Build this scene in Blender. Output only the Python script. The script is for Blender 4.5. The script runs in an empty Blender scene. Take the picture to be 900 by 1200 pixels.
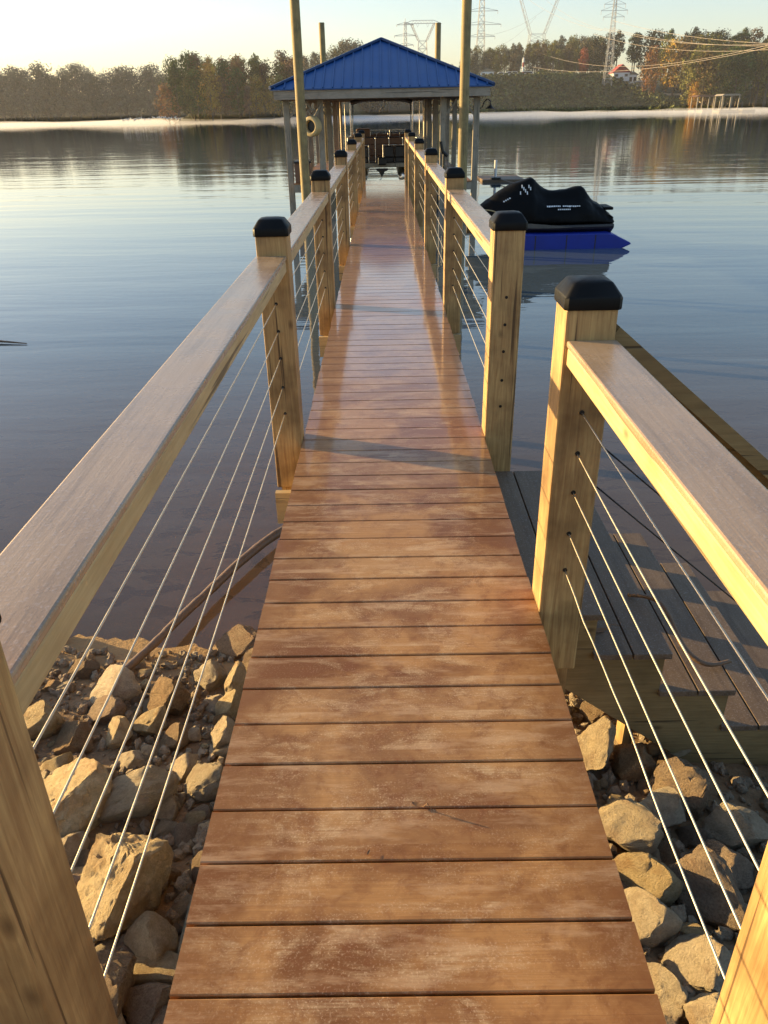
import bpy, bmesh, math, random
from mathutils import Vector, Matrix, noise, Quaternion

random.seed(11)
R = random.Random(7)
SC = bpy.context.scene
COL = SC.collection
PI = math.pi
WZ = -1.2                       # water level (deck top is z = 0)

# ------------------------------------------------------------------ camera
PITCH, YAW, ROLL, CX, CH, FPX = 0.4832762, -0.00801778, -0.0197577, -0.0268758, 1.47229178, 900.0
fw = Vector((math.sin(YAW) * math.cos(PITCH), math.cos(YAW) * math.cos(PITCH), -math.sin(PITCH)))
rt = Vector((math.cos(YAW), -math.sin(YAW), 0))
up = rt.cross(fw)
c_, s_ = math.cos(ROLL), math.sin(ROLL)
rt, up = c_ * rt + s_ * up, -s_ * rt + c_ * up
cam_d = bpy.data.cameras.new('camera')
cam = bpy.data.objects.new('camera', cam_d)
COL.objects.link(cam)
m = Matrix((rt, up, -fw)).transposed().to_4x4()
m.translation = Vector((CX, 0, CH))
cam.matrix_world = m
cam_d.sensor_fit = 'VERTICAL'
cam_d.angle = 2 * math.atan(600 / FPX)
cam_d.clip_start, cam_d.clip_end = 0.05, 6000
SC.camera = cam


def at(px, py, Y):
    """survey helper: the world point at forward distance Y seen in direction (px, py) of the 900x1200 photo"""
    v = fw + rt * ((px - 450) / FPX) + up * ((600 - py) / FPX)
    return Vector((CX, 0, CH)) + v * (Y / v.y)


# ------------------------------------------------------------------ light
SUN_AZ, SUN_EL = math.radians(-68.5), math.radians(8.1)
sv = Vector((math.sin(SUN_AZ) * math.cos(SUN_EL), math.cos(SUN_AZ) * math.cos(SUN_EL), math.sin(SUN_EL)))
sl = bpy.data.lights.new('sun', 'SUN')
sl.energy, sl.angle, sl.color = 12.5, math.radians(0.5), (1.0, 0.71, 0.32)
so = bpy.data.objects.new('sun', sl)
COL.objects.link(so)
so.rotation_euler = (-sv).to_track_quat('-Z', 'Y').to_euler()
so.location = sv * 100
wd = bpy.data.worlds.new('World')
SC.world = wd
wd.use_nodes = True
nt = wd.node_tree
bg = nt.nodes['Background']
bg.inputs[1].default_value = 0.15
sk = nt.nodes.new('ShaderNodeTexSky')
sk.sky_type, sk.sun_disc, sk.sun_elevation, sk.sun_rotation = 'NISHITA', False, SUN_EL, SUN_AZ
sk.air_density, sk.dust_density, sk.ozone_density = 1.0, 1.0, 1.4
wb = nt.nodes.new('ShaderNodeMix')          # gain that brightens the sky, with a white balance
wb.data_type, wb.blend_type = 'RGBA', 'MULTIPLY'
wb.inputs[0].default_value = 1.0
wb.inputs[7].default_value = (1.78, 1.74, 1.90, 1)
nt.links.new(sk.outputs[0], wb.inputs[6])
sky_fill = nt.nodes.new('ShaderNodeMix')          # flat pale blue added to brighten the dome and its reflection in water
sky_fill.data_type, sky_fill.blend_type = 'RGBA', 'ADD'
sky_fill.inputs[0].default_value = 1.0
sky_fill.inputs[7].default_value = (0.46, 0.70, 1.00, 1)
nt.links.new(wb.outputs[2], sky_fill.inputs[6])
nt.links.new(sky_fill.outputs[2], bg.inputs[0])
SC.view_settings.view_transform = 'Standard'
SC.view_settings.look = 'None'
SC.view_settings.exposure = 0
SC.render.engine = 'CYCLES'
cy = SC.cycles
cy.max_bounces, cy.diffuse_bounces, cy.glossy_bounces, cy.transmission_bounces, cy.transparent_max_bounces = 6, 3, 3, 3, 12
cy.volume_bounces = 2
cy.caustics_reflective = cy.caustics_refractive = False
cy.use_denoising = True
cy.sample_clamp_indirect = 6


# ------------------------------------------------------------------ materials
class NT:
    def __init__(s, name):
        s.m = bpy.data.materials.new(name)
        s.m.use_nodes = True
        s.t = s.m.node_tree
        s.b = s.t.nodes['Principled BSDF']
        s.o = s.t.nodes['Material Output']

    def n(s, typ, **kw):
        nd = s.t.nodes.new('ShaderNode' + typ)
        for k, v in kw.items():
            setattr(nd, k, v)
        return nd

    def l(s, a, b):
        s.t.links.new(a, b)

    def set(s, sock, v):
        if hasattr(v, 'is_output') or isinstance(v, bpy.types.NodeSocket):
            s.l(v, sock)
        else:
            sock.default_value = v

    def coord(s, scale=(1, 1, 1), rot=(0, 0, 0), kind='Object'):
        tc = s.n('TexCoord')
        mp = s.n('Mapping')
        mp.inputs['Scale'].default_value = scale
        mp.inputs['Rotation'].default_value = rot
        s.l(tc.outputs[kind], mp.inputs[0])
        return mp.outputs[0]

    def noise(s, vec, scale=5, detail=4, rough=0.55, dist=0.0):
        nd = s.n('TexNoise')
        nd.inputs['Scale'].default_value = scale
        nd.inputs['Detail'].default_value = detail
        nd.inputs['Roughness'].default_value = rough
        nd.inputs['Distortion'].default_value = dist
        s.l(vec, nd.inputs['Vector'])
        return nd.outputs[0]

    def vor(s, vec, scale=5, feature='F1', out='Distance'):
        nd = s.n('TexVoronoi', feature=feature)
        nd.inputs['Scale'].default_value = scale
        s.l(vec, nd.inputs['Vector'])
        return nd.outputs[out]

    def ramp(s, fac, stops):
        nd = s.n('ValToRGB')
        e = nd.color_ramp.elements
        while len(e) < len(stops):
            e.new(0.5)
        for el, (p, c) in zip(e, stops):
            el.position = p
            el.color = c if len(c) == 4 else (*c, 1)
        s.l(fac, nd.inputs[0])
        return nd.outputs[0]

    def rng(s, fac, a, b, c, d):
        nd = s.n('MapRange')
        for i, v in enumerate((a, b, c, d)):
            nd.inputs[i + 1].default_value = v
        s.l(fac, nd.inputs[0])
        return nd.outputs[0]

    def mix(s, fac, a, b, mode='MIX'):
        nd = s.n('Mix', data_type='RGBA', blend_type=mode)
        s.set(nd.inputs[0], fac)
        for i, v in ((6, a), (7, b)):
            s.set(nd.inputs[i], v if not isinstance(v, tuple) else (*v[:3], 1))
        return nd.outputs[2]

    def math(s, op, a, b=0.0):
        nd = s.n('Math', operation=op)
        s.set(nd.inputs[0], a)
        s.set(nd.inputs[1], b)
        return nd.outputs[0]

    def bump(s, h, strength=0.3, dist=0.01, prev=None):
        nd = s.n('Bump')
        nd.inputs['Strength'].default_value = strength
        nd.inputs['Distance'].default_value = dist
        s.l(h, nd.inputs['Height'])
        if prev is not None:
            s.l(prev, nd.inputs['Normal'])
        return nd.outputs[0]

    def out(s, color=None, rough=None, normal=None, metal=None, spec=None):
        if color is not None:
            s.set(s.b.inputs['Base Color'], color if not isinstance(color, tuple) else (*color[:3], 1))
        if rough is not None:
            s.set(s.b.inputs['Roughness'], rough)
        if normal is not None:
            s.l(normal, s.b.inputs['Normal'])
        if metal is not None:
            s.set(s.b.inputs['Metallic'], metal)
        if spec is not None:
            s.set(s.b.inputs['Specular IOR Level'], spec)
        return s.m


def simple(name, col, rough=0.5, metal=0.0, var=0.25, scale=12, bump=0.0):
    k = NT(name)
    v = k.coord()
    f = k.noise(v, scale, 4)
    c = k.mix(f, tuple(x * (1 - var) for x in col), tuple(min(1, x * (1 + var)) for x in col))
    n = k.bump(f, bump, 0.01) if bump else None
    return k.out(c, k.rng(f, 0.3, 0.7, max(0, rough - 0.08), min(1, rough + 0.08)), n, metal)


def wood(name, c0, c1, axis='z', rough=0.65, stain=0.6, knots=True):
    k = NT(name)
    sc = {'z': (28, 28, 1.6), 'y': (28, 1.6, 28), 'x': (1.6, 28, 28)}[axis]
    oi = k.n('ObjectInfo')
    tc = k.n('TexCoord')
    add = k.n('VectorMath', operation='ADD')
    k.l(tc.outputs['Object'], add.inputs[0])
    sc2 = k.n('VectorMath', operation='SCALE')
    cb = k.n('CombineXYZ')
    for i in range(3):
        k.l(oi.outputs['Random'], cb.inputs[i])
    k.l(cb.outputs[0], sc2.inputs[0])
    sc2.inputs['Scale'].default_value = 37.0
    k.l(sc2.outputs[0], add.inputs[1])

    def mapped(s):
        mp = k.n('Mapping')
        mp.inputs['Scale'].default_value = s
        k.l(add.outputs[0], mp.inputs[0])
        return mp.outputs[0]
    g = k.noise(mapped(sc), 3.0, 6, 0.65, 0.6)
    big = k.noise(mapped((1, 1, 1)), 4.0, 4, 0.6)
    fine = k.noise(mapped((1, 1, 1)), 90.0, 2, 0.5)
    col = k.ramp(g, [(0.25, c0), (0.5, tuple((a + b) / 2 for a, b in zip(c0, c1))), (0.72, c1)])
    dirt = k.rng(big, 0.42, 0.75, 0.0, stain)
    col = k.mix(dirt, col, tuple(x * 0.38 for x in c0))
    if knots:
        ks = {'z': (9, 9, 4.2), 'y': (9, 4.2, 9), 'x': (4.2, 9, 9)}[axis]
        d = k.vor(mapped(ks), 1.0)
        col = k.mix(k.rng(d, 0.04, 0.13, 0.8, 0.0), col, tuple(x * 0.4 for x in c0))
    # thin drying checks along the grain
    ck = {'z': (60, 60, 1.1), 'y': (60, 1.1, 60), 'x': (1.1, 60, 60)}[axis]
    cr = k.noise(mapped(ck), 1.0, 2, 0.4)
    crack = k.rng(cr, 0.655, 0.70, 0.0, 0.85)
    col = k.mix(crack, col, tuple(x * 0.25 for x in c0))
    h = k.math('ADD', k.math('MULTIPLY', g, 0.6), k.math('MULTIPLY', fine, 0.25))
    h = k.math('SUBTRACT', h, crack)
    return k.out(col, k.rng(big, 0.3, 0.7, rough + 0.1, rough - 0.12), k.bump(h, 0.35, 0.004))


def deck_mat():
    k = NT('wet_composite_deck')
    v = k.coord()
    sep = k.n('SeparateXYZ')
    k.l(v, sep.inputs[0])
    idx = k.math('FLOOR', k.math('DIVIDE', k.math('ADD', sep.outputs[1], 3.0), 0.14444))
    wn = k.n('TexWhiteNoise', noise_dimensions='1D')
    k.l(idx, wn.inputs['W'])
    board = wn.outputs['Value']
    # shift the grain of every board
    off = k.n('CombineXYZ')
    k.l(k.math('MULTIPLY', board, 31.0), off.inputs[0])
    addv = k.n('VectorMath', operation='ADD')
    k.l(v, addv.inputs[0])
    k.l(off.outputs[0], addv.inputs[1])

    def mp(s):
        nd = k.n('Mapping')
        nd.inputs['Scale'].default_value = s
        k.l(addv.outputs[0], nd.inputs[0])
        return nd.outputs[0]
    grain = k.noise(mp((1.6, 120, 30)), 1.0, 6, 0.75, 0.5)
    fine = k.noise(mp((9, 240, 60)), 1.0, 3, 0.6)
    patch = k.noise(v, 2.2, 5, 0.62, 0.4)
    patch2 = k.noise(mp((1, 2.0, 1)), 4.5, 6, 0.68, 0.8)
    speck = k.noise(v, 190, 3, 0.65)
    c = k.mix(grain, (0.25, 0.092, 0.018), (0.66, 0.36, 0.125))
    c = k.mix(k.rng(patch, 0.43, 0.57, 0.0, 0.9), c, (0.18, 0.058, 0.008))
    c = k.mix(k.rng(board, 0.2, 1, 0.0, 0.42), c, (0.54, 0.32, 0.14))
    # dry scuffs: pale streaky patches
    scf = k.math('MULTIPLY', k.rng(patch2, 0.53, 0.64, 0.0, 1.0), k.rng(fine, 0.36, 0.62, 0.15, 1.0))
    c = k.mix(k.math('MULTIPLY', scf, 0.6), c, (0.70, 0.49, 0.27))
    blot = k.noise(v, 16, 5, 0.7, 0.5)
    c = k.mix(k.math('MULTIPLY', k.rng(blot, 0.50, 0.62, 0.0, 0.7), k.rng(patch, 0.3, 0.6, 0.2, 1.0)), c, (0.22, 0.075, 0.018))
    spk = k.math('MULTIPLY', k.rng(speck, 0.54, 0.66, 0.0, 1.0), k.rng(patch2, 0.40, 0.62, 0.0, 0.6))
    c = k.mix(spk, c, (0.74, 0.52, 0.32))
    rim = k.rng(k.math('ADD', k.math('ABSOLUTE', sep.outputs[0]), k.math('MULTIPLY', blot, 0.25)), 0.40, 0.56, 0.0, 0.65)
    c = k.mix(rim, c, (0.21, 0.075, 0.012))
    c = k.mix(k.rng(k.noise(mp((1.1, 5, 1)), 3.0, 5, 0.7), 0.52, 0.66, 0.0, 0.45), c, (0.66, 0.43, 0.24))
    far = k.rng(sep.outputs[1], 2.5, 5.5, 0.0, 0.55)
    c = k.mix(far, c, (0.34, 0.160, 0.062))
    # damp film: the boards are wetter away from the bank
    wet = k.rng(sep.outputs[1], 2.3, 4.8, 0.0, 1.0)
    film = k.math('MULTIPLY', wet, k.rng(k.noise(v, 1.3, 4, 0.6), 0.32, 0.5, 0.7, 1.0))
    k.set(k.b.inputs['Coat Weight'], film)
    k.b.inputs['Coat Roughness'].default_value = 0.085
    k.b.inputs['Coat IOR'].default_value = 1.6
    r = k.math('ADD', 0.50, k.math('MULTIPLY', k.math('ADD', scf, k.rng(patch, 0.3, 0.7, 0.4, -0.3)), 0.15))
    h = k.math('ADD', k.math('MULTIPLY', grain, 0.5), k.math('MULTIPLY', fine, 0.5))
    b = k.bump(h, 0.35, 0.0015)
    b = k.bump(k.noise(v, 14, 3), 0.15, 0.003, b)
    cn = k.bump(k.noise(mp((1.2, 7, 1)), 1.0, 2), 0.05, 0.01)
    k.l(cn, k.b.inputs['Coat Normal'])
    return k.out(c, r, b, spec=0.5)


def rail_mat(name, c0, c1, rough=0.34, spec=0.7):
    k = NT(name)
    v = k.coord((45, 1.6, 45))
    g = k.noise(v, 2.0, 6, 0.7, 0.4)
    v2 = k.coord()
    p = k.noise(v2, 3.5, 5, 0.65)
    f = k.noise(v2, 160, 3, 0.6)
    c = k.mix(g, c0, c1)
    c = k.mix(k.rng(p, 0.45, 0.7, 0, 0.45), c, tuple(x * 0.6 for x in c0))
    st_ = k.noise(k.coord((14, 0.7, 14)), 2.0, 4, 0.6)
    c = k.mix(k.rng(st_, 0.5, 0.62, 0, 0.4), c, tuple(x * 0.55 for x in c0))
    c = k.mix(k.rng(f, 0.55, 0.7, 0, 0.25), c, (0.62, 0.56, 0.55))
    h = k.math('ADD', g, k.math('MULTIPLY', f, 0.7))
    return k.out(c, k.rng(p, 0.3, 0.7, rough, rough - 0.14), k.bump(h, 0.25, 0.002), spec=spec)


def rock_mat(name, c0, c1, dark=0.6):
    k = NT(name)
    oi = k.n('ObjectInfo')
    tc = k.n('TexCoord')
    add = k.n('VectorMath', operation='ADD')
    cb = k.n('CombineXYZ')
    for i in range(3):
        k.l(k.math('MULTIPLY', oi.outputs['Random'], 17.0 + 5 * i), cb.inputs[i])
    k.l(tc.outputs['Object'], add.inputs[0])
    k.l(cb.outputs[0], add.inputs[1])
    v = add.outputs[0]
    a = k.noise(v, 7, 6, 0.7)
    b = k.noise(v, 30, 6, 0.7)
    d = k.noise(v, 110, 4, 0.7)
    c = k.mix(k.rng(a, 0.3, 0.7, 0, 1), c0, c1)
    c = k.mix(k.rng(b, 0.46, 0.66, 0.0, dark), c, tuple(x * 0.35 for x in c0))
    c = k.mix(k.rng(d, 0.62, 0.7, 0.0, 0.5), c, (0.12, 0.075, 0.04))
    c = k.mix(k.rng(k.noise(v, 3.1, 4), 0.5, 0.7, 0, 0.5), c, (0.34, 0.17, 0.075))
    rv = k.n('HueSaturation')
    k.l(c, rv.inputs['Color'])
    k.l(k.rng(oi.outputs['Random'], 0, 1, 0.85, 1.30), rv.inputs['Value'])
    k.l(k.rng(k.math('FRACT', k.math('MULTIPLY', oi.outputs['Random'], 7.3)), 0, 1, 0.75, 1.05), rv.inputs['Saturation'])
    h = k.math('ADD', k.math('MULTIPLY', b, 1.0), k.math('MULTIPLY', d, 0.45))
    return k.out(rv.outputs[0], 0.9, k.bump(h, 1.0, 0.035), spec=0.2)


def leaf_mat():
    k = NT('autumn_foliage')
    oi = k.n('ObjectInfo')
    v = k.coord()
    a = k.noise(v, 0.35, 4, 0.6)
    b = k.noise(v, 0.62, 4, 0.65)
    big = k.noise(k.coord((1, 1, 1)), 0.11, 3, 0.6)
    hs = k.n('HueSaturation')
    k.l(oi.outputs['Color'], hs.inputs['Color'])
    k.l(k.rng(a, 0.3, 0.7, 0.46, 0.53), hs.inputs['Hue'])
    k.l(k.math('MULTIPLY', k.rng(b, 0.32, 0.68, 0.42, 1.75), k.rng(big, 0.35, 0.65, 0.75, 1.5)), hs.inputs['Value'])
    return k.out(hs.outputs[0], 0.8, spec=0.15)


def water_mat():
    k = NT('lake_water')
    t = k.t
    v = k.coord()
    sep = k.n('SeparateXYZ')
    k.l(v, sep.inputs[0])
    # wave bumps: slow long swells, short ripples and calm lanes
    def mp(s, r=0.0):
        return k.coord(s, (0, 0, r))
    n1 = k.noise(mp((0.22, 1.1, 1), 0.08), 1.0, 3, 0.5, 0.3)
    n2 = k.noise(mp((1.1, 4.2, 1), -0.12), 1.0, 3, 0.5, 0.2)
    n3 = k.noise(mp((0.05, 0.30, 1), 0.05), 1.0, 2, 0.5, 0.3)
    lane = k.rng(k.noise(mp((0.012, 0.07, 1), 0.1), 1.0, 3, 0.5), 0.38, 0.62, 0.25, 1.0)
    h = k.math('ADD', k.math('MULTIPLY', n1, 0.045), k.math('MULTIPLY', n3, 0.10))
    h = k.math('ADD', h, k.math('MULTIPLY', k.math('MULTIPLY', n2, 0.010), lane))
    bp = k.n('Bump')
    bp.inputs['Strength'].default_value = 0.21
    bp.inputs['Distance'].default_value = 1.0
    k.l(h, bp.inputs['Height'])
    fr = k.n('Fresnel')
    fr.inputs['IOR'].default_value = 1.42
    k.l(bp.outputs[0], fr.inputs['Normal'])
    gl = k.n('BsdfGlossy')
    gl.inputs['Roughness'].default_value = 0.02
    gl.inputs['Color'].default_value = (1, 1, 1, 1)
    k.l(bp.outputs[0], gl.inputs['Normal'])
    tr = k.n('BsdfTransparent')
    tr.inputs['Color'].default_value = (0.92, 0.80, 0.66, 1)
    df = k.n('BsdfDiffuse')
    k.l(k.mix(k.rng(sep.outputs[1], 4.2, 10.0, 0.0, 1.0), (0.26, 0.175, 0.110), (0.085, 0.115, 0.135)), df.inputs['Color'])
    mu = k.n('MixShader')          # silt hides the bed little by little with depth away from the bank
    k.l(k.rng(sep.outputs[1], 4.0, 12.0, 0.22, 0.9), mu.inputs[0])
    k.l(tr.outputs[0], mu.inputs[1])
    k.l(df.outputs[0], mu.inputs[2])
    mx = k.n('MixShader')
    k.l(fr.outputs[0], mx.inputs[0])
    k.l(mu.outputs[0], mx.inputs[1])
    k.l(gl.outputs[0], mx.inputs[2])
    k.l(mx.outputs[0], k.o.inputs['Surface'])
    return k.m


def ground_mat():
    k = NT('shore_soil')
    v = k.coord()
    sep = k.n('SeparateXYZ')
    k.l(v, sep.inputs[0])
    a = k.noise(v, 2.5, 6, 0.65)
    b = k.noise(v, 40, 5, 0.7)
    c = k.mix(a, (0.20, 0.125, 0.066), (0.36, 0.24, 0.13))
    c = k.mix(k.rng(b, 0.45, 0.7, 0, 0.6), c, (0.10, 0.06, 0.033))
    sand = k.rng(k.math('ADD', sep.outputs[2], k.math('MULTIPLY', a, 0.05)), WZ - 0.05, WZ + 0.12, 1.0, 0.0)
    c = k.mix(sand, c, k.mix(b, (0.42, 0.25, 0.10), (0.55, 0.36, 0.16)))
    under = k.rng(sep.outputs[2], WZ - 0.01, WZ - 0.06, 0.0, 1.0)
    bed = k.mix(k.rng(k.noise(v, 1.6, 4, 0.6), 0.35, 0.65, 0, 1), (0.48, 0.28, 0.16), (0.78, 0.50, 0.31))
    stones = k.rng(k.noise(k.coord((1, 1.6, 1)), 3.2, 4, 0.55, 0.6), 0.55, 0.60, 0.0, 0.85)
    bed = k.mix(stones, bed, (0.15, 0.10, 0.075))
    c = k.mix(under, c, bed)
    h = k.math('ADD', k.math('MULTIPLY', a, 1), k.math('MULTIPLY', b, 0.4))
    return k.out(c, 0.9, k.bump(h, 0.7, 0.03), spec=0.2)


def hill_mat():
    k = NT('brushy_hillside')
    v = k.coord()
    a = k.noise(v, 0.06, 5, 0.6)
    b = k.noise(v, 0.5, 5, 0.7)
    c = k.mix(k.rng(a, 0.35, 0.65, 0, 1), (0.035, 0.04, 0.018), (0.085, 0.075, 0.035))
    c = k.mix(k.rng(b, 0.5, 0.7, 0, 0.7), c, (0.14, 0.105, 0.055))
    return k.out(c, 0.95, k.bump(b, 0.6, 0.5), spec=0.1)


def roof_mat():
    k = NT('blue_painted_metal')
    v = k.coord()
    a = k.noise(v, 1.2, 4)
    b = k.noise(k.coord((20, 2, 2)), 2, 3)
    c = k.mix(a, (0.007, 0.062, 0.215), (0.011, 0.085, 0.28))
    c = k.mix(k.rng(b, 0.55, 0.75, 0, 0.25), c, (0.05, 0.12, 0.3))
    return k.out(c, k.rng(a, 0.3, 0.7, 0.30, 0.45), k.bump(a, 0.05, 0.02))


M = {}
M['post'] = wood('treated_pine_posts', (0.27, 0.140, 0.050), (0.57, 0.38, 0.15), 'z', 0.62, 0.9)
M['board_y'] = wood('treated_pine_boards', (0.44, 0.30, 0.13), (0.64, 0.49, 0.24), 'y', 0.6, 0.4)
M['board_x'] = wood('treated_pine_crossboards', (0.42, 0.28, 0.13), (0.60, 0.45, 0.22), 'x', 0.6, 0.4)
M['pile'] = wood('weathered_piling', (0.24, 0.17, 0.075), (0.42, 0.32, 0.13), 'z', 0.75, 0.7, False)
M['greywood'] = wood('weathered_grey_lumber', (0.26, 0.22, 0.16), (0.42, 0.36, 0.27), 'z', 0.7, 0.5)
M['beamwood'] = wood('grey_fascia_boards', (0.30, 0.25, 0.19), (0.46, 0.39, 0.30), 'x', 0.7, 0.4, False)
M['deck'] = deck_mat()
M['rail'] = rail_mat('frosted_composite_rail', (0.33, 0.210, 0.115), (0.54, 0.38, 0.235))
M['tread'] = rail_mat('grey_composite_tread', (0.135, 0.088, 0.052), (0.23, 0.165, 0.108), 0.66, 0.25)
M['stairwood'] = wood('shaded_stair_lumber', (0.20, 0.13, 0.05), (0.34, 0.24, 0.10), 'x', 0.7, 0.5)  # darker copy of the crossboard wood, stair shade put into its colour
M['cap'] = simple('black_plastic_cap', (0.005, 0.0045, 0.004), 0.48, 0, 0.4, 30, 0.05)
M['cap'].node_tree.nodes['Principled BSDF'].inputs['Specular IOR Level'].default_value = 0.18
M['cable'] = simple('stainless_cable', (0.66, 0.58, 0.44), 0.42, 0.75, 0.15, 40)
M['steel'] = simple('brushed_steel', (0.62, 0.61, 0.58), 0.3, 1.0, 0.15, 40)
M['galv'] = simple('galvanised_lattice', (0.36, 0.37, 0.38), 0.6, 0.2, 0.1, 1)
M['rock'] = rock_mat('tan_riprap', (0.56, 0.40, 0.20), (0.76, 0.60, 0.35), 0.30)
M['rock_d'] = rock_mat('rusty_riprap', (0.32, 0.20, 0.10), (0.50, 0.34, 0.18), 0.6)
M['gravel'] = rock_mat('gravel_mix', (0.38, 0.27, 0.15), (0.62, 0.47, 0.28), 0.5)
M['leaf'] = leaf_mat()
M['trunk'] = simple('tree_bark', (0.12, 0.095, 0.07), 0.9, 0, 0.4, 2)
M['water'] = water_mat()
M['ground'] = ground_mat()
M['hill'] = hill_mat()
M['roof'] = roof_mat()
M['cover'] = simple('black_cover_cloth', (0.003, 0.003, 0.003), 0.55, 0, 0.5, 14, 0.25)
M['cover'].node_tree.nodes['Principled BSDF'].inputs['Specular IOR Level'].default_value = 0.12
M['rubber'] = simple('grey_rubber', (0.10, 0.09, 0.075), 0.6, 0, 0.3, 20)
M['blue'] = simple('blue_float_plastic', (0.003, 0.022, 0.27), 0.45, 0, 0.3, 3)
M['white'] = simple('white_paint', (0.78, 0.77, 0.74), 0.5, 0, 0.06, 5)
M['dull'] = simple('weathered_white', (0.40, 0.39, 0.36), 0.6, 0, 0.15, 2)
M['red'] = simple('red_roofing', (0.36, 0.06, 0.045), 0.6, 0, 0.2, 3)
M['brown'] = simple('brown_upholstery', (0.17, 0.085, 0.045), 0.5, 0, 0.3, 9)
M['darkvinyl'] = simple('dark_vinyl', (0.022, 0.018, 0.016), 0.45, 0, 0.3, 9)
M['canvas'] = simple('dark_canvas', (0.030, 0.020, 0.018), 0.8, 0, 0.3, 9)
M['black'] = simple('black_metal', (0.012, 0.011, 0.010), 0.45, 0.2, 0.3, 9)
M['tan'] = simple('tan_moulded_shell', (0.50, 0.38, 0.18), 0.5, 0, 0.2, 9)
M['branch'] = simple('wet_branch_bark', (0.15, 0.088, 0.045), 0.5, 0, 0.5, 40, 0.4)
M['deadleaf'] = simple('dry_leaf', (0.20, 0.10, 0.04), 0.7, 0, 0.4, 60)
M['wire'] = simple('power_conductor', (0.40, 0.34, 0.27), 0.5, 0.3, 0.1, 1)
M['path'] = simple('sandy_path', (0.46, 0.38, 0.26), 0.9, 0, 0.2, 0.5)


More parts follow.
